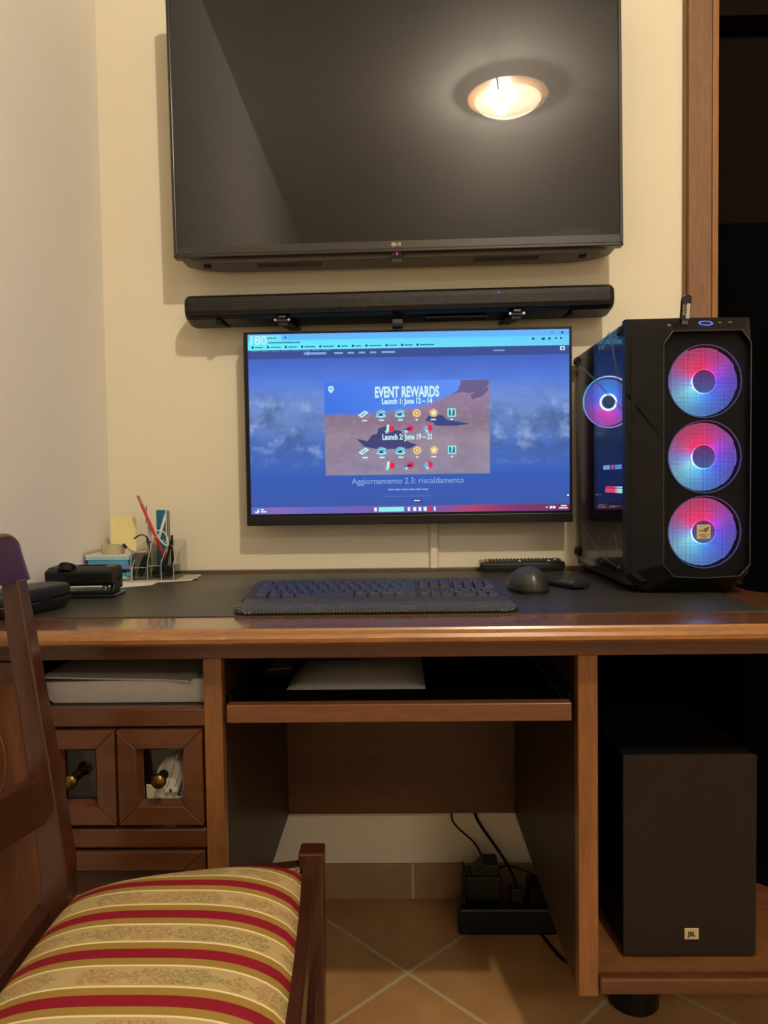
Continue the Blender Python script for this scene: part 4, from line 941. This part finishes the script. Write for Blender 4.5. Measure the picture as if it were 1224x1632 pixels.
# ------------------------------------------------------------------ acrylic organiser with its contents
O = thing('desk_organizer', 'clear acrylic desk organiser with paper tray and pen compartments in the corner', 'organizer', (-.58, -.115, HD))
OZ = HD+.0035
bm = nb(); box(bm, XL+.004, -.4835, -.165, -.065, OZ, OZ+.0025); obj('base_plate', bm, M['acrylic'], O)
def pane(name, *a): bm = nb(); box(bm, *a); obj(name, bm, M['acrylic'], O, bev=.0003)
def pedge(pts, r=.0007):
    bm = nb(); tube(bm, pts, r, 5); obj('polished_edge', bm, M['acr_edge'], O)
TZ = .853
for a in ((XL+.004, XL+.006, -.165, -.065, OZ, TZ), (-.5765, -.5745, -.165, -.065, OZ, TZ)): pane('tray_side', *a)
pane('tray_back', XL+.006, -.5765, -.067, -.065, OZ, TZ)
pane('tray_shelf', XL+.006, -.5765, -.163, -.067, .815, .817)
pane('front_pane', -.5745, -.5420, -.165, -.163, OZ, .8195)
pane('front_pane', -.5400, -.5130, -.165, -.163, OZ, .8230)
for x_, zt in ((-.5745, .8195), (-.5415, .886), (-.5120, .850), (-.4855, .8265)):
    bm = nb(); prism(bm, [(-.165, OZ), (-.065, OZ), (-.065, max(.872, zt)), (-.120, max(.86, zt)), (-.165, min(zt, .83))], 'x', x_, x_+.002); obj('divider', bm, M['acrylic'], O)
    pedge([(x_+.001, -.165, OZ), (x_+.001, -.165, min(zt, .83)), (x_+.001, -.120, max(.86, zt)), (x_+.001, -.065, max(.872, zt))])
pane('back_pane', -.5745, -.4835, -.067, -.065, OZ, .872)
pane('middle_pane', -.5415, -.4835, -.121, -.119, OZ, .850)
pedge([(XL+.005, -.165, TZ), (XL+.005, -.066, TZ), (-.5755, -.066, TZ)]); pedge([(-.5745, -.164, .8195), (-.542, -.164, .8195)]); pedge([(-.540, -.164, .823), (-.513, -.164, .823)])
pedge([(XL+.005, -.1655, OZ), (-.484, -.1655, OZ)]); pedge([(-.5755, -.165, OZ), (-.5755, -.165, TZ)]); pedge([(-.4845, -.165, OZ), (-.4845, -.165, .8265)]); pedge([(-.539, -.121, .8842), (-.497, -.121, .8604), (-.484, -.15, .8263)], .0010)
# papers lying in the tray (each a sheet pad of its own, resting on the one below)
def sheet(name, pts, z0, z1, mat, label, cat, group=None, wav=0):
    bm = nb(); prism(bm, pts, 'z', z0, z1)
    if wav:
        for v_ in bm.verts: v_.co.z += wav*math.sin(v_.co.x*60+v_.co.y*25)
    return tag(obj(name, bm, mat), label, cat, group)
x0, x1 = XL+.008, -.579
g_ = None
sheet('folded_paper', [(x0+.03, -.160), (x1, -.158), (x1, -.075), (x0+.03, -.075)], OZ+.0027, .795, M['mat_white'], 'white folded sheet lowest in the acrylic paper tray', 'paper')
sheet('paper_pad', [(x0+.026, -.162), (x0+.075, -.164), (x1, -.150), (x1, -.08), (x0+.03, -.08)], .7955, .8010, M['blue1'], 'pale blue slips under the mint slip in the tray', 'paper')
sheet('paper_slip', [(x0+.038, -.163), (x0+.08, -.163), (x0+.085, -.105), (x0+.044, -.10)], .8015, .8070, M['mint'], 'mint green slip in the lower part of the acrylic tray', 'paper')
sheet('paper_pad', [(x0+.086, -.160), (x1, -.160), (x1, -.09), (x0+.088, -.09)], .8015, .8095, M['blue2'], 'blue slips at the right end of the lower tray', 'paper')
sheet('paper_pad', [(x0+.012, -.160), (x1, -.162), (x1, -.075), (x0+.012, -.075)], .8172, .8240, M['blue3'], 'violet blue paper pad, lowest on the tray shelf', 'paper')
sheet('paper_pad', [(x0+.006, -.163), (x1-.004, -.163), (x1, -.075), (x0+.006, -.075)], .8242, .8365, M['blue2'], 'bright blue paper pad in the middle of the tray', 'paper')
sheet('paper_pad', [(x0+.002, -.165), (x1-.001, -.164), (x1, -.073), (x0+.002, -.073)], .8367, .8435, M['blue1'], 'light blue paper pad near the top of the tray', 'paper')
sheet('paper_sheet', [(x0, -.163), (x1+.0, -.162), (x1, -.07), (x0, -.07)], .8437, .8475, M['paper2'], 'cream sheet topmost in the acrylic tray under the tape roll', 'paper')
# tape roll lying, yellow note standing behind
bm = nb(); lathe(bm, [(.0250, .8480), (.0252, .8665), (.0130, .8665), (.0130, .8480), (.0250, .8480)], (-.6275, -.128, 0), seg=40)
tag(obj('tape_roll', bm, M['tape']), 'roll of clear adhesive tape lying on the papers of the acrylic tray', 'tape')
bm = nb(); box(bm, -.655, -.597, -.0715, -.0700, .8480, .9255)
for v_ in bm.verts: v_.co.y += (v_.co.z-.848)*.05
tag(obj('sticky_note', bm, M['yellow']), 'pale yellow note sheet standing upright behind the tape roll', 'note')
# pencil and pens
def stick(name, segs, label, cat, seg=12):
    """segs: list of (p0,p1,r0,r1,mat,part)"""
    p = segs[0][0]; t_ = thing(name, label, cat, p)
    for p0, p1, r0, r1, mt, part in segs:
        bm = nb(); cyl(bm, p0, p1, r0, r1, seg); obj(part, bm, M[mt], t_)
    return t_
A_ = Vector((-.5085, -.110, .806)); B_ = Vector((-.5730, -.120, .9735)); d_ = (B_-A_).normalized()
stick('pencil', [(A_, B_-d_*.021, .0036, .0036, 'red', 'shaft'), (B_-d_*.021, B_-d_*.009, .0038, .0038, 'metal', 'ferrule'), (B_-d_*.009, B_, .0035, .0030, 'pink', 'eraser')], 'red pencil with pink eraser leaning left in the organiser', 'pencil', 6)
A_ = Vector((-.5545, -.105, OZ+.003)); B_ = Vector((-.5570, -.100, .935))
stick('pen', [(A_, Vector((-.5555, -.103, .905)), .0042, .0042, 'acr_edge', 'barrel'), (Vector((-.5555, -.103, .868)), Vector((-.5555, -.103, .871)), .0050, .0050, 'dmetal', 'ring'), (Vector((-.5555, -.103, .905)), B_, .0042, .0030, 'white_pl', 'cap'), (Vector((-.5615, -.104, .910)), Vector((-.5608, -.102, .950)), .0009, .0009, 'black', 'clip')], 'clear pen with thin dark clip standing upright left of the red pencil', 'pen')
A_ = Vector((-.546, -.125, OZ+.004)); B_ = Vector((-.563, -.098, .880))
stick('pen', [(A_, Vector((-.557, -.108, .862)), .0028, .0028, 'metal', 'barrel'), (Vector((-.557, -.108, .862)), B_, .0022, .0020, 'dmetal', 'tip')], 'slim silver pen leaning behind the round black object in the organiser', 'pen')
bm = nb(); box(bm, -.5445, -.5235, -.088, -.084, OZ+.003, .9400); tag(obj('card_case', bm, M['teal'], bev=.002), 'teal flat card standing upright behind the red pencil', 'card')
bm = nb(); prism(bm, [(-.5400, .880), (-.5345, .877), (-.5195, .924), (-.5225, .934)], 'y', -.0935, -.0925); tag(obj('paper_strip', bm, M['mat_white']), 'white paper strip slanting in front of the teal card', 'paper')
for x_, c_, lb in ((-.5205, 'navy', 'thin dark blue refill standing right of the teal card'), (-.5168, 'dmetal', 'thin grey refill standing at the right of the blue one')):
    bm = nb(); cyl(bm, (x_, -.085, OZ+.003), (x_+.0005, -.085, .9385), .0012, seg=8); tag(obj('pen_refill', bm, M[c_]), lb, 'refill')
# bent allen key, cable end, binder clips, sharpener, round black box, white cable
bm = nb(); tube(bm, spline([(-.5800, -.13, .8790), (-.5680, -.13, .8865), (-.5560, -.13, .8855), (-.5500, -.125, .872), (-.548, -.12, .82)]), .0017, 6); tag(obj('allen_key', bm, M['dmetal']), 'bent dark hex key hooked over the organiser left of the pencil', 'hex key')
t = thing('nail_clipper', 'small chrome nail clipper with black tip resting over the organiser front', 'nail clipper', (-.572, -.145, .853))
bm = nb(); tube(bm, spline([(-.5900, -.150, .8620), (-.5800, -.148, .8535), (-.5660, -.145, .8510), (-.5520, -.140, .8515)]), .0023, 8); obj('lever', bm, M['metal'], t)
bm = nb(); cyl(bm, (-.5965, -.151, .8690), (-.5895, -.150, .8605), .0036, seg=10); obj('tip', bm, M['black'], t)
bm = nb(); box(bm, -.5735, -.5425, -.148, -.145, OZ+.003, .8505); tag(obj('card_holder', bm, plain('smoked plastic', (92, 88, 80), .35), bev=.001), 'smoke grey plastic card standing in the front left compartment', 'card')
bm = nb()
prism(bm, [(-.5640, .7960), (-.5580, .7955), (-.5440, .8280), (-.5420, .8470), (-.5500, .8480), (-.5585, .8300), (-.5655, .8080)], 'y', -.158, -.150); tag(obj('marker_cap', bm, M['black'], bev=.003), 'curved black plastic holder leaning in the front left compartment', 'holder')
for i_, (a, b, lb) in enumerate((((-.5140, .8480), (-.4965, .8760), 'black pen clip leaning right, in the right rear of the organiser'), ((-.5010, .8560), (-.5015, .8850), 'short black pen end standing behind the leaning black clip'))):
    bm = nb(); A_ = Vector((a[0], -.135+.02*i_, a[1]-.04)); B_ = Vector((b[0], -.135+.02*i_, b[1])); cyl(bm, A_, B_, .0034, .0028, 8); tag(obj('black_pen', bm, M['black']), lb, 'pen')
bm = nb(); prism(bm, [(-.5070, .7985), (-.4905, .7985), (-.4872, .8205), (-.5098, .8205)], 'y', -.150, -.132); tag(obj('pencil_sharpener', bm, M['black'], bev=.001), 'small black tapered pencil sharpener in the right front compartment', 'sharpener')
bm = nb(); tube(bm, spline([(-.536, -.12, .8960), (-.522, -.12, .8950), (-.510, -.125, .8850), (-.506, -.13, .8640), (-.520, -.13, .8720), (-.536, -.12, .8930)]), .0014, 6); tag(obj('white_cable', bm, M['white_pl']), 'thin white cable looped around the red pencil', 'cable')
# papers beneath the organiser
sheet('paper_sheet', [(-.676, -.285), (-.590, -.262), (-.515, -.212), (-.520, -.10), (-.676, -.10)], HD+.0003, HD+.0011, M['mat_white'], 'white sheet under the organiser sticking out beside the hole punch', 'paper')
sheet('leaflet', [(-.522, -.182), (-.448, -.160), (-.452, -.060), (-.53, -.05)], HD+.0012, HD+.0022, M['paper2'], 'cream leaflet under the right end of the organiser', 'paper')
sheet('receipt', [(-.500, -.150), (-.441, -.135), (-.455, -.075), (-.50, -.05)], HD+.0023, HD+.0032, M['paper_grey'], 'greyish receipt topmost right of the organiser', 'paper')

# ------------------------------------------------------------------ papers inside the desk
t = thing('document_box', 'white cardboard document box in the top left cubby of the desk', 'box', (-.43, -.46, .6606))
bm = nb(); prism(bm, [(-.538, .6610), (-.300, .6610), (-.302, .6975), (-.556, .6935), (-.556, .6780)], 'y', -.612, -.36); obj('box_body', bm, plain('white board', (196, 190, 186), .7), t, bev=.001)
bm = nb(); prism(bm, [(-.5535, -.618), (-.36, -.617), (-.322, -.628), (-.318, -.60), (-.310, -.34), (-.54, -.34)], 'z', .7005, .7030)
for v_ in bm.verts: v_.co.z += (.5+v_.co.y+.1)*.03+.004*math.sin(v_.co.x*22)
tag(obj('magazine', bm, M['paper_grey']), 'grey printed brochure lying on the white document box in the cubby', 'magazine')
t = thing('envelope', 'white padded envelope lying on the keyboard tray', 'envelope', (-.07, -.47, .6535))
def lens(bm, x0, x1, y0, y1, z, th, n=12):
    top = []
    for i in range(n+1):
        row = []
        for j in range(n+1):
            u1, v1 = i/n, j/n; h_ = th*(1-(2*u1-1)**4)*(1-(2*v1-1)**4)
            row.append((x0+(x1-x0)*u1, y0+(y1-y0)*v1, z, h_))
        top.append(row)
    T_ = [[bm.verts.new((a, b, c_+h_+.0008)) for a, b, c_, h_ in r] for r in top]; B2 = [[bm.verts.new((a, b, c_)) for a, b, c_, h_ in r] for r in top]
    for G_ in (T_, B2):
        for i in range(n):
            for j in range(n): bm.faces.new((G_[i][j], G_[i+1][j], G_[i+1][j+1], G_[i][j+1]))
    for i in range(n):
        for a, b in (((i, 0), (i+1, 0)), ((i, n), (i+1, n)), ((0, i), (0, i+1)), ((n, i), (n, i+1))):
            bm.faces.new((T_[a[0]][a[1]], T_[b[0]][b[1]], B2[b[0]][b[1]], B2[a[0]][a[1]]))
bm = nb(); lens(bm, -.190, .040, -.525, -.285, .6540, .026); obj('sleeve', bm, M['paper_grey'], t, smooth=True)
bm = nb(); box(bm, -.150, -.07, -.44, -.432, .6812, .6818); box(bm, -.145, -.10, -.41, -.404, .6812, .6818); box(bm, -.15, -.05, -.39, -.385, .6812, .6818); obj('printed_lines', bm, M['greybl'], t)
bm = nb(); prism(bm, [(-.228, -.475), (-.192, -.465), (-.192, -.30), (-.222, -.30)], 'z', .6740, .6765); tag(obj('envelope', bm, M['kraft']), 'small brown kraft envelope left of the white envelope on the tray', 'envelope')
bm = nb(); prism(bm, [(-.243, -.45), (-.192, -.44), (-.192, -.32), (-.24, -.32)], 'z', .6535, .6738); tag(obj('small_box', bm, M['black_matte']), 'dark flat box under the brown envelope on the keyboard tray', 'box')
# behind the right glass door
for k in range(9):
    bm = nb(); a = -.3905+k*.0032; box(bm, a, a+.0008, -.618+.003*(k % 3), -.575, .482, .482+.088+.004*(k % 4))
    for v_ in bm.verts: v_.co.x += (v_.co.z-.482)*(.30+.018*k)
    tag(obj('leaflet', bm, M['mat_white'] if k % 2 else M['paper2']), 'white paper leaflet leaning in the row behind the right glass door', 'paper', 'leaflets behind the right glass door')
bm = nb(); prism(bm, [(-.3920, .4815), (-.3665, .4815), (-.3660, .5330), (-.3930, .5380)], 'y', -.625, -.6215); tag(obj('note_card', bm, M['paper2'], bev=.001), 'cream card standing in the lower left corner behind the right glass door', 'card')
t = thing('cap_dispenser', 'white round plastic cap dispenser behind the right glass door knob', 'dispenser', (-.357, -.600, .482))
bm = nb(); lathe(bm, [(.001, -.618), (.022, -.618), (.024, -.612), (.024, -.590), (.001, -.590)], (-.357, 0, .548), 'y', 36); obj('disc', bm, M['white_pl'], t)
bm = nb(); box(bm, -.379, -.335, -.6195, -.612, .5235, .5285); box(bm, -.357-.002, -.357+.002, -.6195, -.612, .5235, .545); box(bm, -.372, -.342, -.615, -.59, .482, .526); obj('cage', bm, M['white_pl'], t)
t = thing('small_carton', 'small white carton with a blue printed side behind the right glass door', 'carton', (-.338, -.600, .482))
bm = nb(); box(bm, -.3480, -.3320, -.6240, -.585, .4815, .5190); obj('carton_front', bm, M['mat_white'], t, bev=.001)
bm = nb(); prism(bm, [(-.3460, .5195), (-.3320, .5195), (-.3265, .5450), (-.3380, .5450)], 'y', -.6235, -.600); sd = obj('blue_side', bm, M['navy'], t)
bm = nb()
for a, b, r1, r2 in ((-.3375, .5235, .0030, .0016), (-.3350, .5300, .0030, .0001)):
    lathe(bm, [(r1, -.6240), (r2, -.6240)], (a, 0, b), 'y', 18)
obj('printed_dots', bm, M['mat_white'], sd)
bm = nb(); box(bm, -.3290, -.3215, -.618, -.52, .482, .572)
for v_ in bm.verts: v_.co.x += (v_.co.z-.482)*.04
tag(obj('blue_folder', bm, M['blue2'], bev=.001), 'blue folder at the right edge behind the right glass door', 'folder')
bm = nb(); box(bm, -.350, -.308, -.56, -.50, .482, .628)
for v_ in bm.verts: v_.co.x += (v_.co.z-.482)*-.12
tag(obj('grey_envelope', bm, M['paper_grey']), 'tall grey envelope at the back behind the right glass door', 'envelope')
bm = nb(); box(bm, -.50, -.458, -.56, -.50, .482, .575)
for v_ in bm.verts: v_.co.x += (v_.co.z-.482)*-.2
tag(obj('plastic_sleeve', bm, plain('grey plastic', (70, 66, 60), .5)), 'grey plastic sleeve in the dim left glass compartment', 'sleeve')

# ------------------------------------------------------------------ subwoofer
t = thing('subwoofer', 'black box subwoofer with small silver badge in the right bay of the desk', 'subwoofer', (.441, -.47, .252))
bm = nb(); box(bm, .3400, .5420, -.5985, -.345, .2620, .5690); obj('cabinet', bm, plain('black vinyl', (10, 9, 9), .7, spec=.1), t, bev=.003)
bm = nb(); box(bm, .3390, .5430, -.6065, -.5980, .2565, .5700); obj('front_grille', bm, M['subgrille'], t, bev=.0015)
bm = nb(); box(bm, .4325, .4545, -.6085, -.6060, .2825, .3000); bd = obj('badge', bm, M['silver_badge'], t, bev=.001)
text('lettering', 'JBL', .0105, (.4435, -.6087, .2912), M['black_matte'], bd, ext=.0001, sx=.85, off=.0003)
for x_ in (.352, .508):
    for y_ in (-.585, -.37):
        bm = nb(); cyl(bm, (x_+.01, y_, .2522), (x_+.01, y_, .2625), .011, seg=16); obj('foot', bm, M['black_matte'], t)

# ------------------------------------------------------------------ power strip, plugs, cables
t = thing('power_strip', 'black multi-socket power strip on the floor by the wall under the desk', 'power strip', (.22, -.125, 0))
bm = nb(); box(bm, .1180, .3600, -.150, -.090, .0, .0600); obj('housing', bm, M['black'], t, bev=.006)
for k in range(5):
    bm = nb(); cyl(bm, (.150+k*.045, -.120, .0595), (.150+k*.045, -.120, .0615), .017, seg=24); obj('socket', bm, M['black_matte'], t)
bm = nb(); box(bm, .122, .130, -.130, -.108, .058, .070); obj('switch', bm, plain('dim red switch', (70, 12, 12), .3), t)
t = thing('power_adapter', 'bulky black power adapter plugged into the left end of the power strip', 'adapter', (.16, -.11, .0615))
bm = nb(); box(bm, .1290, .1360, -.14, -.09, .0610, .1370); box(bm, .1360, .2160, -.12, -.065, .0610, .1150); prism(bm, [(.150, .115), (.212, .115), (.212, .142), (.180, .142)], 'y', -.118, -.068); obj('adapter_body', bm, M['black'], t, bev=.003)
bm = nb(); box(bm, .275, .345, -.14, -.09, .0625, .105); tag(obj('power_adapter', bm, M['black_matte'], bev=.004), 'low black adapter plugged in at the right of the power strip', 'adapter')
bm = nb(); box(bm, .236, .262, -.135, -.105, .0625, .095); tag(obj('power_plug', bm, M['black'], bev=.004), 'small black plug in the middle of the power strip', 'plug')
bm = nb(); tube(bm, spline([(.112, -.012, .30), (.114, -.012, .212), (.124, -.020, .185), (.165, -.045, .155), (.190, -.05, .112), (.215, -.05, .100), (.250, -.05, .102), (.300, -.06, .086), (.340, -.075, .060), (.355, -.085, .03)]), .0022, 6)
tag(obj('cable', bm, M['black_matte']), 'thin black cable curling down from under the desk to the power strip', 'cable')
bm = nb(); tube(bm, spline([(.166, -.012, .30), (.170, -.012, .215), (.184, -.028, .185), (.206, -.050, .160), (.236, -.09, .125), (.249, -.12, .0975)]), .0034, 8)
tag(obj('cable', bm, M['black_matte']), 'thicker straight black cable hanging down to the power strip plug', 'cable')
bm = nb(); tube(bm, spline([(.300, -.11, .107), (.298, -.10, .125), (.318, -.09, .142), (.35, -.08, .142), (.37, -.07, .12)]), .0026, 6)
tag(obj('cable', bm, M['black_matte']), 'short black cable arching over the right adapter', 'cable')
bm = nb(); tube(bm, spline([(.300, -.155, .004), (.310, -.19, .004), (.330, -.24, .004), (.37, -.27, .004)]), .0035, 6)
tag(obj('cable', bm, M['black_matte']), 'black cable lying on the floor tiles in front of the power strip', 'cable')

# ------------------------------------------------------------------ chair
C = thing('dining_chair', 'dark mahogany dining chair with striped red and gold cushion, turned sideways before the desk', 'chair', (-.28, -.93, 0))
m = N('striped brocade'); c = m.n('TexCoord'); sp = m.n('SeparateXYZ'); m.l(c.outputs['Object'], sp.inputs[0])
PER = .0730
yv = m.math('ADD', sp.outputs[1], .93-.93)
wv = m.math('MULTIPLY', m.math('SUBTRACT', m.noise(m.coord((1, .2, 1)), 4, 2), .5), .004)
fy = m.math('FRACT', m.math('ADD', m.math('DIVIDE', m.math('ADD', m.math('ADD', sp.outputs[1], wv), .017), PER), 20.21))
RED, OL, WH, BE = L(136, 26, 44), L(160, 132, 66), L(232, 216, 170), L(184, 163, 112)
cols = [(0, RED), (.210, RED), (.215, OL), (.360, OL), (.365, WH), (.400, WH), (.405, BE), (.805, BE), (.810, WH), (.845, WH), (.850, OL), (1.0, OL)]
base = m.ramp(fy, cols, 'CONSTANT')
mot = m.coord((1, 1, 1))
ctr = m.math('ABSOLUTE', m.math('SUBTRACT', fy, .605)); inb = m.math('LESS_THAN', ctr, .165)
n1 = m.noise(m.coord((1.0, 1.25, 1)), 230, 2, .5); n2 = m.noise(mot, 14, 2); n3 = m.noise(m.coord((1, .3, 1)), 26, 2)
ln = m.math('LESS_THAN', m.math('ABSOLUTE', m.math('SUBTRACT', n1, .5)), .035)
ink = m.math('MULTIPLY', m.math('MULTIPLY', m.math('LESS_THAN', m.math('ABSOLUTE', m.math('SUBTRACT', n1, .5)), .06), inb), m.math('GREATER_THAN', m.math('SUBTRACT', n3, m.math('MULTIPLY', ctr, .9)), .36))
inkc = m.mix(m.math('GREATER_THAN', n2, .52), L(96, 92, 62), L(146, 84, 66))
base = m.mix(m.math('MULTIPLY', ink, .55), base, inkc)
weave = m.noise(m.coord((1, 1, 1)), 700, 2); wv2 = m.noise(m.coord((14, 1, 1)), 90, 2)
isol = m.math('ADD', m.math('MULTIPLY', m.math('GREATER_THAN', fy, .85), 1.0), m.math('MULTIPLY', m.math('GREATER_THAN', fy, .215), m.math('LESS_THAN', fy, .36)))
base = m.mix(m.math('MULTIPLY', isol, m.math('MULTIPLY', wv2, .5)), base, L(146, 112, 44))
m.pbr(base=base, rough=.66, spec=.2, normal=m.bump(weave, .35, .0008)); FAB = m.m
m.t.nodes[-1] if False else None
# cushion outline: rear (left) edge behind, front (right) edge beside the rail
def cush(u, v):
    """u 0 rear .. 1 front, v 0 far .. 1 near -> plan x,y"""
    far = Vector((-.445+(.445-.139)*u, -.772+.072*u)); near = Vector((-.432+(.432-.112)*u, -1.130-.045*u))
    p = far.lerp(near, v); 
    if u < .12: p.x += (.12-u)*0
    return p
bm = nb(); n = 28; TT = []; BB = []
for i in range(n+1):
    r1, r2 = [], []
    for j in range(n+1):
        u_1, v_1 = i/n, j/n
        # round the outline corners a little
        cu_, cv_ = 2*u_1-1, 2*v_1-1; k_ = 1-.035*(cu_*cu_*cv_*cv_)
        p = cush(.5+cu_*k_/2, .5+cv_*k_/2)
        e1 = 1-abs(cu_)**3.2; e2 = 1-abs(cv_)**5
        h_ = .0385*(max(0, e1)**.75)*(max(0, e2)**.55)
        r1.append(bm.verts.new((p.x, p.y, .450+h_))); r2.append(bm.verts.new((p.x, p.y, .432)))
    TT.append(r1); BB.append(r2)
for G_ in (TT, BB):
    for i in range(n):
        for j in range(n): bm.faces.new((G_[i][j], G_[i+1][j], G_[i+1][j+1], G_[i][j+1]))
for i in range(n):
    for a, b in (((i, 0), (i+1, 0)), ((i, n), (i+1, n)), ((0, i), (0, i+1)), ((n, i), (n, i+1))):
        bm.faces.new((TT[a[0]][a[1]], TT[b[0]][b[1]], BB[b[0]][b[1]], BB[a[0]][a[1]]))
cu_o = obj('seat_cushion', bm, FAB, C, smooth=True)
bm = nb()
pts = [cush(0, 0), cush(1, 0), cush(1, 1), cush(0, 1)]
tube(bm, [(p.x, p.y, .447) for p in [cush(k/12, 0) for k in range(13)]]+[(p.x, p.y, .447) for p in [cush(1, k/12) for k in range(1, 13)]], .0012, 6)
obj('piping', bm, plain('gold piping', (150, 128, 84), .8), cu_o)
def bar(bm, a, b, wx, wy, wx2=None, wy2=None):
    wx2 = wx if wx2 is None else wx2; wy2 = wy if wy2 is None else wy2
    secs = [[(p[0]-w1/2, p[1]-w2/2, p[2]), (p[0]+w1/2, p[1]-w2/2, p[2]), (p[0]+w1/2, p[1]+w2/2, p[2]), (p[0]-w1/2, p[1]+w2/2, p[2])] for p, w1, w2 in ((a, wx, wy), (b, wx2, wy2))]
    loft(bm, secs)
# front legs (far, near) with blocks proud of the rail
for x_, y_ in ((-.1325, -.683), (-.088, -1.190)):
    bm = nb(); bar(bm, (x_, y_, 0), (x_, y_, .467), .026, .026, .036, .034); obj('leg', bm, M['chair'], C, bev=.003)
# seat rails
def rail(name, p, q, w_, z0, z1, mat):
    p, q = Vector(p), Vector(q); d_ = (q-p).normalized(); nn_ = Vector((-d_.y, d_.x))*w_/2
    bm = nb(); prism(bm, [tuple(p+nn_), tuple(q+nn_), tuple(q-nn_), tuple(p-nn_)], 'z', z0, z1); return obj(name, bm, mat, C, bev=.002)
rail('seat_rail', (-.1380, -.698), (-.1060, -1.175), .022, .400, .450, M['chair_x'])
rail('seat_rail', (-.455, -.760), (-.150, -.690), .022, .385, .4485, M['chair_x'])
rail('seat_rail', (-.452, -1.165), (-.105, -1.195), .022, .385, .4485, M['chair_x'])
rail('seat_rail', (-.470, -.790), (-.452, -1.150), .022, .385, .4485, M['chair_x'])
rail('stretcher', (-.1330, -.690), (-.089, -1.175), .010, .272, .296, M['chair_x'])
rail('stretcher', (-.460, -.775), (-.140, -.690), .013, .215, .240, M['chair_x'])
rail('stretcher', (-.452, -1.160), (-.095, -1.190), .013, .215, .240, M['chair_x'])
# back posts: straight leg below, raked above
def post_c(y_):
    bm = nb(); secs = []
    for x_, z_, w_, d_ in ((-.470, 0, .030, .030), (-.4560, .40, .036, .034), (-.4525, .50, .036, .034), (-.4690, .646, .032, .030), (-.4915, .814, .028, .026), (-.4990, .878, .024, .022)):
        secs.append([(x_-w_/2, y_-d_/2, z_), (x_+w_/2, y_-d_/2, z_), (x_+w_/2, y_+d_/2, z_), (x_-w_/2, y_+d_/2, z_)])
    loft(bm, secs); return obj('back_post', bm, M['chair'], C, bev=.003)
post_c(-.790); post_c(-1.140)
# crest rail with rounded top ends, gently bowed
bm = nb(); secs = []; RC = .024
ds = [0, .001, .003, .006, .010, .015, .020, .026, .06, .12, .2, .28, .34, .374, .380, .385, .390, .394, .397, .399, .400]
for d_ in ds:
    e = min(d_, .400-d_); y_ = -.766-d_; bow = -.020*math.sin(d_/.4*PI)
    drop = RC-math.sqrt(max(0, RC*RC-max(0, RC-e)**2)); top = .937-drop; thick = .0145*(.72+.28*min(1, e/.012)); cx_ = -.503+bow; zb_ = .874
    sec = [(cx_-thick, y_, zb_), (cx_+thick+.004, y_, zb_)]
    for q in range(9):
        an = PI*q/8; sec.append((cx_-.006+thick*math.cos(an)*(1+.0*q), y_, top-.014+.014*math.sin(an)))
    secs.append(sec)
loft(bm, secs); obj('crest_rail', bm, M['chair_x'], C, smooth=False, bev=.0015)
bm = nb(); secs = []
for k in range(9):
    s = k/8; y_ = -.785-.360*s; bow = -.016*math.sin(s*PI); arch = .012*math.sin(s*PI)
    secs.append([(-.478+bow, y_, .560+arch), (-.456+bow, y_, .560+arch), (-.464+bow, y_, .618+arch), (-.486+bow, y_, .618+arch)])
loft(bm, secs); obj('back_rail', bm, M['chair_x'], C, bev=.002)
bm = nb(); secs = []
for k in range(11):
    s = k/10; z_ = .615+.268*s; wd = .050+.045*math.sin(s*PI); xx = -.475-.030*s-.016
    secs.append([(xx-.006, -.965-wd, z_), (xx+.006, -.965-wd, z_), (xx+.006, -.965+wd, z_), (xx-.006, -.965+wd, z_)])
loft(bm, secs); sp_ = obj('splat', bm, M['chair'], C, bev=.001)
bm = nb(); pts = []
for k in range(33):
    t_ = 2*PI*k/32; pts.append((-.478-.030*((.75+.09*math.sin(t_))-.615)/.268, -.965+.052*math.cos(t_), .75+.09*math.sin(t_)))
tube(bm, pts, .0016, 5); obj('oval_inlay', bm, M['wood_lip'], sp_)
